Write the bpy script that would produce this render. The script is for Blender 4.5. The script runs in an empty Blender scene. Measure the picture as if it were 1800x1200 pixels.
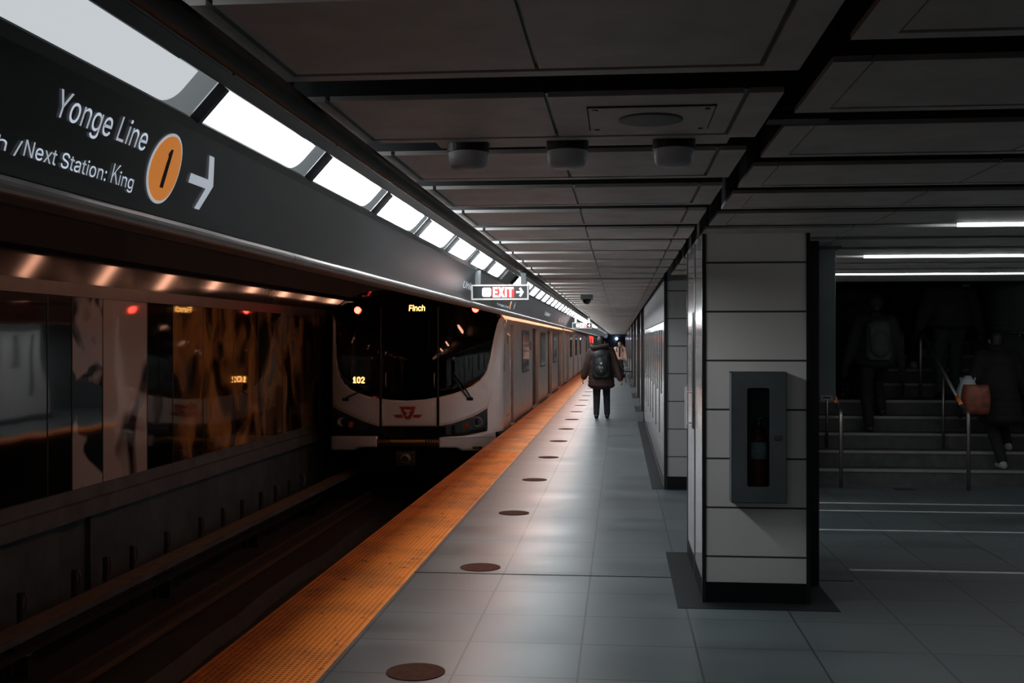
import bpy, bmesh, math, os, random
from mathutils import Vector, Matrix
random.seed(7)
SC = bpy.context.scene
COL = SC.collection
PI = math.pi

# ------------------------------------------------------------------ camera, world, exposure
F = 1950.0                      # focal length in pixels of an 1800 px wide frame
TH = math.atan(190.0 / F)       # yaw: the platform runs along +Y, the camera looks a little to its left
ST, CT = math.sin(TH), math.cos(TH)
EYE = 1.6
cam = bpy.data.cameras.new('camera')
cam.sensor_width = 36.0
cam.lens = 36.0 * F / 1800.0
cam.clip_start, cam.clip_end = 0.05, 400
camo = bpy.data.objects.new('camera', cam)
COL.objects.link(camo)
camo.location = (0, 0, EYE)
camo.rotation_euler = (PI / 2, 0, TH)
SC.camera = camo
wd = bpy.data.worlds.new('World'); SC.world = wd
wd.use_nodes = True
wd.node_tree.nodes['Background'].inputs[0].default_value = (0.62, 0.78, 0.82, 1)
wd.node_tree.nodes['Background'].inputs[1].default_value = 0.02
SC.view_settings.view_transform = 'Standard'
SC.view_settings.look = 'None'
SC.view_settings.gamma = 1.0
SC.view_settings.use_curve_mapping = False
SC.view_settings.exposure = 0.0
LAMP = 38.0                      # strength of the fluorescent lamp panels
WARM = 25.0                     # strength of the added warm track lamps behind the fascia

# ------------------------------------------------------------------ measuring helpers
def at(px, py, zc):
    """point seen at frame position (px, py) at depth zc"""
    xc = (px - 900.0) / F * zc
    return Vector((xc * CT - zc * ST, xc * ST + zc * CT, EYE + (600.0 - py) * zc / F))
def depth_x(px, X):             # depth of the point of the line X = const seen in column px
    t = (px - 900.0) / F
    return X / (t * CT - ST)
def y_on_x(px, X):
    return at(px, 600, depth_x(px, X)).y
def on_y(px, py, Y):
    t = (px - 900.0) / F
    return at(px, py, Y / (t * ST + CT))
def on_floor(px, py, z=0.0):
    return at(px, py, (EYE - z) * F / (py - 600.0))

# ------------------------------------------------------------------ materials
def mat(name, col, rough=0.5, metal=0.0, emit=None, es=1.0, var=0.12, scale=6.0, bump=0.0, bscale=40.0, spec=0.5, coat=0.0, col2=None):
    m = bpy.data.materials.new(name); m.use_nodes = True
    nt = m.node_tree; n = nt.nodes; L = nt.links
    b = n['Principled BSDF']
    b.inputs['Roughness'].default_value = rough
    b.inputs['Metallic'].default_value = metal
    b.inputs['Specular IOR Level'].default_value = spec
    b.inputs['Coat Weight'].default_value = coat
    b.inputs['Coat Roughness'].default_value = 0.04
    tc = n.new('ShaderNodeTexCoord')
    ns = n.new('ShaderNodeTexNoise'); ns.inputs['Scale'].default_value = scale; ns.inputs['Detail'].default_value = 5
    L.new(tc.outputs['Object'], ns.inputs['Vector'])
    cr = n.new('ShaderNodeValToRGB')
    c = Vector(col[:3])
    d = c * (1 - var) if col2 is None else Vector(col2)
    e = c * (1 + var) if col2 is None else c
    cr.color_ramp.elements[0].position = 0.3; cr.color_ramp.elements[1].position = 0.7
    cr.color_ramp.elements[0].color = (*d, 1); cr.color_ramp.elements[1].color = (*e, 1)
    L.new(ns.outputs['Fac'], cr.inputs['Fac']); L.new(cr.outputs['Color'], b.inputs['Base Color'])
    if bump > 0:
        nb = n.new('ShaderNodeTexNoise'); nb.inputs['Scale'].default_value = bscale; nb.inputs['Detail'].default_value = 4
        L.new(tc.outputs['Object'], nb.inputs['Vector'])
        bp = n.new('ShaderNodeBump'); bp.inputs['Strength'].default_value = bump; bp.inputs['Distance'].default_value = 0.01
        L.new(nb.outputs['Fac'], bp.inputs['Height']); L.new(bp.outputs['Normal'], b.inputs['Normal'])
    if emit:
        b.inputs['Emission Color'].default_value = (*emit, 1); b.inputs['Emission Strength'].default_value = es
    return m

M = {}
M['trim_black'] = mat('trim_black', (0.012, 0.014, 0.015), 0.35)
M['tray_shade'] = mat('tray_body', (0.06, 0.068, 0.072), 0.4)  # dark colour puts the shade of the ceiling gaps into the tray bodies
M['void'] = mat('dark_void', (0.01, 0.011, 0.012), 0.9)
M['fascia'] = mat('fascia_grey', (0.014, 0.023, 0.026), 0.3, bump=0.03, bscale=300)
M['steel'] = mat('brushed_steel', (0.36, 0.33, 0.31), 0.45, 1.0, bump=0.02, bscale=200)
M['steel_dark'] = mat('dark_steel', (0.16, 0.16, 0.16), 0.35, 0.9)
M['tray'] = mat('ceiling_metal', (0.80, 0.76, 0.73), 0.5, 0.0, bump=0.02, bscale=400)
M['groove'] = mat('groove_black', (0.008, 0.008, 0.009), 0.8)
M['white_text'] = mat('white_vinyl_glow', (0.72, 0.76, 0.8), 0.5, emit=(0.8, 0.88, 1), es=0.38)  # unlit lettering, given a faint glow to raise its brightness
M['orange_disc'] = mat('orange_vinyl_glow', (0.95, 0.34, 0.05), 0.5, emit=(1, 0.33, 0.06), es=0.42)  # badge colour also glows a little, though it is no lamp
M['black_vinyl'] = mat('black_vinyl', (0.006, 0.006, 0.006), 0.5)
M['lamp'] = mat('lamp_diffuser', (0.8, 0.8, 0.8), 0.4, emit=(0.92, 0.97, 1.0), es=LAMP)
M['lamp_dim'] = mat('lamp_diffuser_dim', (0.5, 0.5, 0.5), 0.4, emit=(0.9, 0.96, 1.0), es=0.6)
M['lamp_mid'] = mat('lamp_diffuser_mid', (0.6, 0.6, 0.6), 0.4, emit=(0.93, 0.97, 1.0), es=3.6)
M['lamp_near'] = mat('lamp_diffuser_near', (0.7, 0.7, 0.7), 0.4, emit=(0.93, 0.97, 1.0), es=7.5)
M['lamp_off'] = mat('lamp_unlit', (0.03, 0.034, 0.035), 0.3)
M['lamp_end'] = mat('lamp_end_frost', (0.33, 0.36, 0.37), 0.25, emit=(0.85, 0.95, 1), es=0.14)
M['lamp_strip'] = mat('strip_diffuser', (0.8, 0.8, 0.8), 0.4, emit=(0.95, 0.97, 1.0), es=8.5)
M['added_warm_lamp'] = mat('added_warm_tube', (0.8, 0.6, 0.5), 0.4, emit=(1.0, 0.45, 0.28), es=WARM)
M['added_warm_lamp_dim'] = mat('added_warm_tube_dim', (0.8, 0.6, 0.5), 0.4, emit=(1.0, 0.45, 0.28), es=WARM * 0.2)
M['white_gloss'] = mat('white_glass_panel', (0.44, 0.44, 0.44), 0.09, var=0.04)
M['grey_paint'] = mat('grey_paint', (0.085, 0.10, 0.105), 0.42, bump=0.02)
M['dark_paint'] = mat('dark_paint', (0.05, 0.052, 0.052), 0.5)
M['concrete'] = mat('wall_concrete', (0.085, 0.105, 0.11), 0.8, bump=0.25, bscale=12, var=0.3, scale=2)
M['concrete_light'] = mat('ledge_concrete', (0.125, 0.13, 0.13), 0.7, bump=0.2, bscale=20, var=0.25, scale=3)
M['bed'] = mat('track_bed', (0.02, 0.02, 0.02), 0.6, bump=0.6, bscale=6, var=0.5, scale=3)
M['rust'] = mat('rail_rust', (0.12, 0.08, 0.055), 0.4, 0.5)
M['board'] = mat('cover_board', (0.20, 0.14, 0.105), 0.6, bump=0.2, bscale=10, var=0.25)
M['dot'] = mat('red_brown_dot', (0.085, 0.028, 0.016), 0.85, spec=0.1, var=0.2, scale=20)
M['base'] = mat('black_base_stone', (0.008, 0.010, 0.011), 0.6, bump=0.1, spec=0.15)
M['stair'] = mat('stair_stone', (0.06, 0.063, 0.06), 0.75, var=0.3, scale=8, bump=0.1)
M['nosing'] = mat('stair_nosing', (0.24, 0.225, 0.20), 0.6)
M['orange_band'] = mat('orange_marker', (0.75, 0.2, 0.03), 0.6)
M['silver'] = mat('train_silver', (0.85, 0.86, 0.88), 0.28, 0.15, var=0.04, coat=0.6)
M['stainless'] = mat('train_stainless', (0.52, 0.49, 0.47), 0.36, 0.75, bump=0.02, bscale=120)
M['train_black'] = mat('train_black_gloss', (0.008, 0.009, 0.01), 0.08)
M['train_dark'] = mat('train_dark', (0.015, 0.016, 0.017), 0.5)
M['red'] = mat('logo_red', (0.42, 0.03, 0.02), 0.4)
M['logo_grey'] = mat('logo_white', (0.62, 0.58, 0.56), 0.4)
M['led'] = mat('led_amber', (0.6, 0.3, 0.1), 0.5, emit=(1.0, 0.42, 0.10), es=6.0)
M['marker_red'] = mat('marker_red', (0.6, 0.02, 0.01), 0.3, emit=(1.0, 0.05, 0.03), es=14.0)
M['headlamp'] = mat('headlamp_chrome', (0.8, 0.8, 0.8), 0.18, 0.6)
M['amber'] = mat('amber_lens', (0.5, 0.14, 0.03), 0.15)
M['stripe'] = mat('stripe_orange', (0.6, 0.3, 0.06), 0.5)
M['sign_face'] = mat('sign_black', (0.01, 0.012, 0.014), 0.3)
M['sign_white'] = mat('sign_lit_white', (0.8, 0.8, 0.8), 0.5, emit=(1, 1, 1), es=0.9)
M['sign_red'] = mat('sign_lit_red', (0.7, 0.03, 0.03), 0.5, emit=(1, 0.03, 0.04), es=0.75)
M['detector'] = mat('detector_white', (0.78, 0.82, 0.85), 0.4)
M['ext_red'] = mat('extinguisher_red', (0.24, 0.022, 0.014), 0.4)
M['label_white'] = mat('label_white', (0.6, 0.6, 0.58), 0.5, var=0.25, scale=60)
M['skin'] = mat('skin', (0.42, 0.24, 0.17), 0.5, var=0.06)
M['hair'] = mat('dark_hair', (0.012, 0.009, 0.008), 0.5, bump=0.5, bscale=80)
M['parka'] = mat('maroon_parka', (0.040, 0.017, 0.015), 0.75, bump=0.4, bscale=30, var=0.3)
M['fur'] = mat('fur_trim', (0.03, 0.02, 0.017), 0.9, bump=1.0, bscale=90, var=0.5, scale=60)
M['navy'] = mat('navy_trousers', (0.012, 0.016, 0.022), 0.85, bump=0.3, bscale=30)
M['black_cloth'] = mat('black_cloth', (0.008, 0.008, 0.009), 0.85, bump=0.3, bscale=30)
M['char_cloth'] = mat('charcoal_cloth', (0.02, 0.021, 0.022), 0.85, bump=0.3, bscale=30)
M['teal_cloth'] = mat('teal_denim', (0.022, 0.034, 0.036), 0.85, bump=0.3, bscale=40)
M['pink'] = mat('pale_pink_puffer', (0.62, 0.36, 0.28), 0.6, bump=0.8, bscale=16)
M['shoe_black'] = mat('black_shoe', (0.01, 0.01, 0.01), 0.5)
M['shoe_white'] = mat('pale_shoe', (0.34, 0.34, 0.33), 0.6)
M['bag_white'] = mat('white_plastic_bag', (0.42, 0.46, 0.47), 0.35, bump=0.6, bscale=14)
M['bag_red'] = mat('patterned_bag', (0.40, 0.085, 0.045), 0.5, scale=14, col2=(0.09, 0.045, 0.03))
M['backpack'] = mat('black_backpack', (0.010, 0.012, 0.013), 0.6, bump=0.2, bscale=60)
M['backpack_grey'] = mat('grey_backpack', (0.035, 0.037, 0.038), 0.7, bump=0.2, bscale=60)
M['patch'] = mat('pale_patch', (0.5, 0.5, 0.5), 0.5)
M['end_blue'] = mat('blue_signal', (0.3, 0.4, 0.7), 0.4, emit=(0.55, 0.68, 1.0), es=9.0)

def tile_mat(name, base, grout, tw, th, offset, mortar, rough=0.3, var=0.12, axes='XY', shift=(0, 0), noise=0.25, nscale=1.3):
    """running or stacked tiles drawn with the brick texture in world axes"""
    m = bpy.data.materials.new(name); m.use_nodes = True
    nt = m.node_tree; n = nt.nodes; L = nt.links
    b = n['Principled BSDF']; b.inputs['Roughness'].default_value = rough
    tc = n.new('ShaderNodeTexCoord'); sp = n.new('ShaderNodeSeparateXYZ'); cb = n.new('ShaderNodeCombineXYZ')
    L.new(tc.outputs['Object'], sp.inputs[0])
    for i, a in enumerate(axes):
        ad = n.new('ShaderNodeMath'); ad.operation = 'ADD'; ad.inputs[1].default_value = shift[i]
        L.new(sp.outputs[a], ad.inputs[0]); L.new(ad.outputs[0], cb.inputs[i])
    br = n.new('ShaderNodeTexBrick'); br.offset = offset; br.squash = 1.0
    c = Vector(base)
    br.inputs['Color1'].default_value = (*(c * (1 - var)), 1); br.inputs['Color2'].default_value = (*(c * (1 + var)), 1)
    br.inputs['Mortar'].default_value = (*grout, 1); br.inputs['Scale'].default_value = 1.0
    br.inputs['Mortar Size'].default_value = mortar; br.inputs['Mortar Smooth'].default_value = 0.05
    br.inputs['Brick Width'].default_value = tw; br.inputs['Row Height'].default_value = th
    L.new(cb.outputs[0], br.inputs['Vector'])
    ns = n.new('ShaderNodeTexNoise'); ns.inputs['Scale'].default_value = nscale; ns.inputs['Detail'].default_value = 6
    mp = n.new('ShaderNodeMapping'); mp.inputs['Scale'].default_value = (0.6, 1.6, 1)
    L.new(tc.outputs['Object'], mp.inputs[0]); L.new(mp.outputs[0], ns.inputs['Vector'])
    mr = n.new('ShaderNodeMapRange'); mr.inputs[1].default_value = 0.25; mr.inputs[2].default_value = 0.75
    mr.inputs[3].default_value = 1 - noise; mr.inputs[4].default_value = 1 + noise
    L.new(ns.outputs['Fac'], mr.inputs[0])
    mx = n.new('ShaderNodeVectorMath'); mx.operation = 'MULTIPLY'
    L.new(br.outputs['Color'], mx.inputs[0]); L.new(mr.outputs[0], mx.inputs[1])
    L.new(mx.outputs[0], b.inputs['Base Color'])
    r2 = n.new('ShaderNodeMapRange'); r2.inputs[3].default_value = max(0.05, rough - 0.1); r2.inputs[4].default_value = rough + 0.14
    L.new(ns.outputs['Fac'], r2.inputs[0]); L.new(r2.outputs[0], b.inputs['Roughness'])
    bp = n.new('ShaderNodeBump'); bp.inputs['Strength'].default_value = 0.4; bp.inputs['Distance'].default_value = 0.003; bp.invert = True
    L.new(br.outputs['Fac'], bp.inputs['Height']); L.new(bp.outputs[0], b.inputs['Normal'])
    return m
M['floor'] = tile_mat('floor_stone', (0.085, 0.105, 0.110), (0.02, 0.023, 0.024), 0.598, 0.60, 0.0, 0.006, 0.38, 0.10, 'XY', (0.80 + 5.98, 0.13), 0.3)
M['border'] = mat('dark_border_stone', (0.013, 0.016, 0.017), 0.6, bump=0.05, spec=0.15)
M['tile_col'] = tile_mat('column_tile', (0.74, 0.71, 0.68), (0.05, 0.05, 0.05), 30.0, 0.30, 0.0, 0.006, 0.3, 0.02, 'XZ', (15, 0.917), 0.05)
M['tile_run'] = tile_mat('running_tile', (0.42, 0.43, 0.43), (0.05, 0.05, 0.05), 0.62, 0.30, 0.5, 0.006, 0.32, 0.03, 'XZ', (-0.43, 0.85), 0.05)

def tactile_mat():
    m = bpy.data.materials.new('tactile_orange'); m.use_nodes = True
    nt = m.node_tree; n = nt.nodes; L = nt.links
    b = n['Principled BSDF']; b.inputs['Roughness'].default_value = 0.55
    tc = n.new('ShaderNodeTexCoord'); ns = n.new('ShaderNodeTexNoise'); ns.inputs['Scale'].default_value = 2.2; ns.inputs['Detail'].default_value = 8
    L.new(tc.outputs['Object'], ns.inputs['Vector'])
    cr = n.new('ShaderNodeValToRGB')
    cr.color_ramp.elements[0].position = 0.32; cr.color_ramp.elements[0].color = (0.62, 0.18, 0.016, 1)
    cr.color_ramp.elements[1].position = 0.55; cr.color_ramp.elements[1].color = (0.95, 0.27, 0.018, 1)
    L.new(ns.outputs['Fac'], cr.inputs['Fac'])
    n2 = n.new('ShaderNodeTexNoise'); n2.inputs['Scale'].default_value = 9; n2.inputs['Detail'].default_value = 3
    L.new(tc.outputs['Object'], n2.inputs['Vector'])
    c2 = n.new('ShaderNodeValToRGB'); c2.color_ramp.elements[0].position = 0.24; c2.color_ramp.elements[0].color = (0.12, 0.11, 0.10, 1)
    c2.color_ramp.elements[1].position = 0.36; c2.color_ramp.elements[1].color = (1, 1, 1, 1)
    L.new(n2.outputs['Fac'], c2.inputs['Fac'])
    mx = n.new('ShaderNodeVectorMath'); mx.operation = 'MULTIPLY'
    L.new(cr.outputs['Color'], mx.inputs[0]); L.new(c2.outputs['Color'], mx.inputs[1]); L.new(mx.outputs[0], b.inputs['Base Color'])
    return m
M['tactile'] = tactile_mat()

def glass_mat(name, tint, gloss=0.06, trans=0.35):
    m = bpy.data.materials.new(name); m.use_nodes = True
    nt = m.node_tree; n = nt.nodes; L = nt.links
    for x in list(n):
        if x.type != 'OUTPUT_MATERIAL': n.remove(x)
    out = n['Material Output'] if 'Material Output' in n else n[0]
    tr = n.new('ShaderNodeBsdfTransparent'); tr.inputs[0].default_value = (*[t * trans for t in tint], 1)
    gl = n.new('ShaderNodeBsdfGlossy'); gl.inputs['Roughness'].default_value = gloss; gl.inputs[0].default_value = (0.9, 0.9, 0.9, 1)
    fr = n.new('ShaderNodeFresnel'); fr.inputs[0].default_value = 1.5
    mx = n.new('ShaderNodeMixShader')
    L.new(fr.outputs[0], mx.inputs[0]); L.new(tr.outputs[0], mx.inputs[1]); L.new(gl.outputs[0], mx.inputs[2]); L.new(mx.outputs[0], out.inputs[0])
    return m
M['windscreen'] = glass_mat('windscreen_glass', (0.9, 1, 1), 0.04, 0.45)
M['cab_glass'] = glass_mat('cabinet_glass', (0.9, 1, 1), 0.05, 0.92)

def mural_mat(name, c1, c2, p0, p1, scale, stretch=(1, 1, 0.4), rough=0.06, seed=0.0, wob=0.12, c3=None):
    """printed glass: blurred painted shapes under a wavy glossy sheet"""
    m = bpy.data.materials.new(name); m.use_nodes = True
    nt = m.node_tree; n = nt.nodes; L = nt.links
    b = n['Principled BSDF']; b.inputs['Roughness'].default_value = rough
    b.inputs['Specular IOR Level'].default_value = 0.9
    b.inputs['Coat Weight'].default_value = 0.6; b.inputs['Coat IOR'].default_value = 1.6
    tc = n.new('ShaderNodeTexCoord'); mp = n.new('ShaderNodeMapping')
    mp.inputs['Location'].default_value = (seed, seed * 1.7, seed * 0.3); mp.inputs['Scale'].default_value = stretch
    L.new(tc.outputs['Object'], mp.inputs[0])
    ns = n.new('ShaderNodeTexNoise'); ns.inputs['Scale'].default_value = scale; ns.inputs['Detail'].default_value = 2; ns.inputs['Distortion'].default_value = 0.8
    L.new(mp.outputs[0], ns.inputs['Vector'])
    cr = n.new('ShaderNodeValToRGB'); cr.color_ramp.elements[0].position = p0; cr.color_ramp.elements[1].position = p1
    cr.color_ramp.elements[0].color = (*c1, 1); cr.color_ramp.elements[1].color = (*c2, 1)
    if c3:
        e = cr.color_ramp.elements.new(min(0.98, p1 + 0.12)); e.color = (*c3, 1)
    L.new(ns.outputs['Fac'], cr.inputs['Fac']); L.new(cr.outputs['Color'], b.inputs['Base Color'])
    nb = n.new('ShaderNodeTexNoise'); nb.inputs['Scale'].default_value = 1.1; nb.inputs['Detail'].default_value = 1
    L.new(tc.outputs['Object'], nb.inputs['Vector'])
    bp = n.new('ShaderNodeBump'); bp.inputs['Strength'].default_value = wob; bp.inputs['Distance'].default_value = 0.05
    L.new(nb.outputs['Fac'], bp.inputs['Height']); L.new(bp.outputs[0], b.inputs['Normal']); L.new(bp.outputs[0], b.inputs['Coat Normal'])
    return m
M['mural_dark'] = mural_mat('mural_dark', (0.004, 0.006, 0.007), (0.012, 0.016, 0.017), 0.4, 0.7, 1.2)
M['mural_blue'] = mural_mat('mural_blue', (0.015, 0.03, 0.038), (0.66, 0.57, 0.54), 0.48, 0.54, 1.4, (1, 1, 0.8), seed=4.3)
M['mural_pale'] = mural_mat('mural_pale', (0.02, 0.02, 0.02), (0.66, 0.55, 0.49), 0.40, 0.47, 1.0, (1, 0.8, 0.7), seed=8.0)
M['mural_amber'] = mural_mat('mural_amber', (0.03, 0.018, 0.008), (0.62, 0.27, 0.08), 0.38, 0.62, 1.5, (1, 0.9, 0.7), seed=1.5, wob=0.16)
M['mural_olive'] = mural_mat('mural_olive', (0.02, 0.018, 0.012), (0.45, 0.25, 0.11), 0.38, 0.62, 1.7, (1, 0.9, 0.6), seed=5.2, wob=0.2, c3=(0.12, 0.16, 0.16))
M['cove'] = mat('cove_brown_gloss', (0.06, 0.045, 0.04), 0.07, 0.0, spec=0.12, var=0.1)

# ------------------------------------------------------------------ mesh helpers
def obj(name, bm, m, parent=None, smooth=False, bevel=0.0):
    me = bpy.data.meshes.new(name)
    bmesh.ops.recalc_face_normals(bm, faces=bm.faces)
    bm.to_mesh(me); bm.free()
    return link_mesh(name, me, m, parent, smooth, bevel)
def link_mesh(name, me, m, parent=None, smooth=False, bevel=0.0):
    o = bpy.data.objects.new(name, me); COL.objects.link(o)
    ms = m if isinstance(m, (list, tuple)) else [m]
    me.materials.clear()
    for q in ms: me.materials.append(q)
    if smooth:
        for p in me.polygons: p.use_smooth = True
    if bevel > 0:
        bv = o.modifiers.new('bevel', 'BEVEL'); bv.width = bevel; bv.segments = 2; bv.limit_method = 'ANGLE'
    if parent is not None:
        o.parent = parent
        o.matrix_parent_inverse = Matrix.Translation(-parent.location) if parent.type == 'EMPTY' and parent.rotation_euler.z == 0 else Matrix.Identity(4)
    return o
def tag(o, label, cat, group=None):
    o['label'] = label; o['category'] = cat
    if group: o['group'] = group
    return o
def thing(name, label, cat, loc=(0, 0, 0), group=None):
    o = bpy.data.objects.new(name, None); COL.objects.link(o)
    o.empty_display_size = 0.1
    o.location = loc
    return tag(o, label, cat, group)
def struct(o):
    o['kind'] = 'structure'; return o
def box(bm, x0, x1, y0, y1, z0, z1):
    v = [bm.verts.new(p) for p in ((x0, y0, z0), (x1, y0, z0), (x1, y1, z0), (x0, y1, z0), (x0, y0, z1), (x1, y0, z1), (x1, y1, z1), (x0, y1, z1))]
    for f in ((0, 3, 2, 1), (4, 5, 6, 7), (0, 1, 5, 4), (1, 2, 6, 5), (2, 3, 7, 6), (3, 0, 4, 7)):
        bm.faces.new([v[i] for i in f])
def bx(*a):
    bm = bmesh.new(); box(bm, *a); return bm
def extrude_y(bm, pts, y0, y1, closed=True):
    """profile of (x, z) points swept along Y"""
    a = [bm.verts.new((x, y0, z)) for x, z in pts]; b = [bm.verts.new((x, y1, z)) for x, z in pts]
    n = len(pts)
    for i in range(n if closed else n - 1):
        j = (i + 1) % n
        bm.faces.new((a[i], a[j], b[j], b[i]))
    if closed and n > 2:
        bm.faces.new(a); bm.faces.new(b[::-1])
def tube(bm, pts, r, seg=10, cap=True):
    pts = [Vector(p) for p in pts]; rings = []
    rs = r if isinstance(r, (list, tuple)) else [r] * len(pts)
    up0 = None
    for i, p in enumerate(pts):
        d = (pts[min(i + 1, len(pts) - 1)] - pts[max(i - 1, 0)]).normalized()
        if up0 is None:
            up0 = Vector((0, 0, 1)) if abs(d.z) < 0.9 else Vector((1, 0, 0))
        u = d.cross(up0)
        if u.length < 1e-4: u = d.cross(Vector((0, 1, 0.1)))
        u.normalize(); w = u.cross(d).normalized(); up0 = w
        rings.append([bm.verts.new(p + (u * math.cos(2 * PI * k / seg) + w * math.sin(2 * PI * k / seg)) * rs[i]) for k in range(seg)])
    for a, b in zip(rings, rings[1:]):
        for k in range(seg):
            bm.faces.new((a[k], a[(k + 1) % seg], b[(k + 1) % seg], b[k]))
    if cap:
        bm.faces.new(rings[0][::-1]); bm.faces.new(rings[-1])
def lathe(bm, c, prof, seg=24, axis='Z'):
    rings = []
    for r, h in prof:
        ring = []
        for k in range(seg):
            a = 2 * PI * k / seg
            if axis == 'Z': p = (c[0] + r * math.cos(a), c[1] + r * math.sin(a), c[2] + h)
            elif axis == 'Y': p = (c[0] + r * math.cos(a), c[1] + h, c[2] + r * math.sin(a))
            else: p = (c[0] + h, c[1] + r * math.cos(a), c[2] + r * math.sin(a))
            ring.append(bm.verts.new(p))
        rings.append(ring)
    for a, b in zip(rings, rings[1:]):
        for k in range(seg): bm.faces.new((a[k], a[(k + 1) % seg], b[(k + 1) % seg], b[k]))
    bm.faces.new(rings[0][::-1]); bm.faces.new(rings[-1])
def prism(bm, pts, off):
    """closed polygon of 3-D points given thickness off (a vector)"""
    off = Vector(off)
    a = [bm.verts.new(p) for p in pts]; b = [bm.verts.new(Vector(p) + off) for p in pts]
    n = len(pts)
    bm.faces.new(a); bm.faces.new(b[::-1])
    for i in range(n): bm.faces.new((a[i], b[i], b[(i + 1) % n], a[(i + 1) % n]))
def sphere(bm, c, r, rot=None, u=14, v=10):
    r = Vector((r, r, r)) if isinstance(r, (int, float)) else Vector(r)
    mtx = Matrix.Translation(Vector(c))
    if rot is not None: mtx = mtx @ rot.to_4x4()
    mtx = mtx @ Matrix.Diagonal((*r, 1))
    bmesh.ops.create_uvsphere(bm, u_segments=u, v_segments=v, radius=1, matrix=mtx)
def capsule(bm, p0, p1, r0, r1, seg=12):
    tube(bm, [p0, p1], [r0, r1], seg); sphere(bm, p0, r0, u=seg, v=8); sphere(bm, p1, r1, u=seg, v=8)
try: FONT = bpy.data.fonts.load(os.path.join(bpy.utils.resource_path('LOCAL'), 'datafiles', 'fonts', 'Inter.woff2'))
except Exception: FONT = None
def text_mesh(s, size, fr, xdir, ydir, extrude=0.0015, align='LEFT', sx=1.0, bold=0.0):
    """flat lettering as a mesh; fr is the origin, xdir the reading direction, ydir the up direction"""
    cu = bpy.data.curves.new('t', 'FONT'); cu.body = s; cu.size = 1.0; cu.extrude = extrude / size; cu.align_x = align; cu.offset = bold
    if FONT: cu.font = FONT
    o = bpy.data.objects.new('t', cu); COL.objects.link(o)
    dg = bpy.context.evaluated_depsgraph_get(); dg.update()
    me = bpy.data.meshes.new_from_object(o.evaluated_get(dg))
    bpy.data.objects.remove(o); bpy.data.curves.remove(cu)
    xd = Vector(xdir).normalized(); yd = Vector(ydir).normalized(); zd = xd.cross(yd)
    fr = Vector(fr)
    for v in me.vertices:
        c = v.co * size; v.co = fr + xd * c.x * sx + yd * c.y + zd * c.z
    return me
def remeshed(bm, voxel, smooth=6, name='m'):
    """union of overlapping closed shells as ONE continuous skin"""
    me = bpy.data.meshes.new(name); bm.to_mesh(me); bm.free()
    o = bpy.data.objects.new(name, me); COL.objects.link(o)
    r = o.modifiers.new('r', 'REMESH'); r.mode = 'VOXEL'; r.voxel_size = voxel
    s = o.modifiers.new('s', 'SMOOTH'); s.iterations = smooth; s.factor = 0.5
    dg = bpy.context.evaluated_depsgraph_get(); dg.update()
    out = bpy.data.meshes.new_from_object(o.evaluated_get(dg))
    bpy.data.objects.remove(o); bpy.data.meshes.remove(me)
    return out

# ------------------------------------------------------------------ the setting: floor, walls, ceilings
YB, YE = -16.0, 112.0            # the station runs from behind the camera to its far end wall
EDGE, STRIP = -2.04, -1.42      # platform edge, inner edge of the orange strip
CZ = EYE + 0.66                 # underside of the ceiling trays
WL = -5.75                      # wall across the track
WR = 0.475                      # wall along the platform
# platform floor (with the platform front down to the track)
bm = bmesh.new()
box(bm, STRIP, 8.0, YB, YE, -0.30, 0.0)
struct(obj('floor', bm, M['floor']))
bm = bmesh.new(); box(bm, EDGE + 0.05, STRIP, YB, YE, -1.45, -0.012); box(bm, STRIP, STRIP + 0.3, YB, YE, -1.45, -0.30)
struct(obj('trim_1', bm, M['concrete']))
# dark stone border along the foot of the walls
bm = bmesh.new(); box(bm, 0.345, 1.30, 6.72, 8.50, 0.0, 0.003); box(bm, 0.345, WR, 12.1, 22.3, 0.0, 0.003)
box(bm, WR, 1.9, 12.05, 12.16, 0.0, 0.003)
struct(obj('trim_2', bm, M['border']))
# pale strips let into the concourse floor
bm = bmesh.new()
for zc, x0, w in ((10.98, 0.9, 0.05), (10.47, 0.9, 0.05), (9.38, 0.9, 0.05), (7.70, 1.60, 0.055)):
    yy = (zc + 2.3 * ST) / CT
    box(bm, x0, 7.5, yy - w / 2, yy + w / 2, 0.0, 0.003)
struct(obj('trim_3', bm, mat('floor_inlay', (0.55, 0.55, 0.52), 0.5)))
# expansion joint across the platform
bm = bmesh.new(); yj = on_floor(1000, 1011).y; box(bm, STRIP, 1.55, yj - 0.010, yj + 0.010, 0.0, 0.002)
struct(obj('trim_4', bm, M['border']))
# track bed
bm = bmesh.new()
n = 150
rows = []
for i in range(n + 1):
    y = YB + (YE - YB) * i / n
    j = random.uniform(-0.06, 0.06)
    rows.append([bm.verts.new((x, y, z)) for x, z in ((WL - 0.2, -1.27), (-4.0 + j, -1.27), (-3.9 + j, -1.40), (-3.55 - j, -1.42), (-3.45 + j, -1.27), (EDGE + 0.1, -1.27))])
for a, b in zip(rows, rows[1:]):
    for k in range(5): bm.faces.new((a[k], a[k + 1], b[k + 1], b[k]))
o = struct(obj('floor_track', bm, M['bed']))

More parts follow.
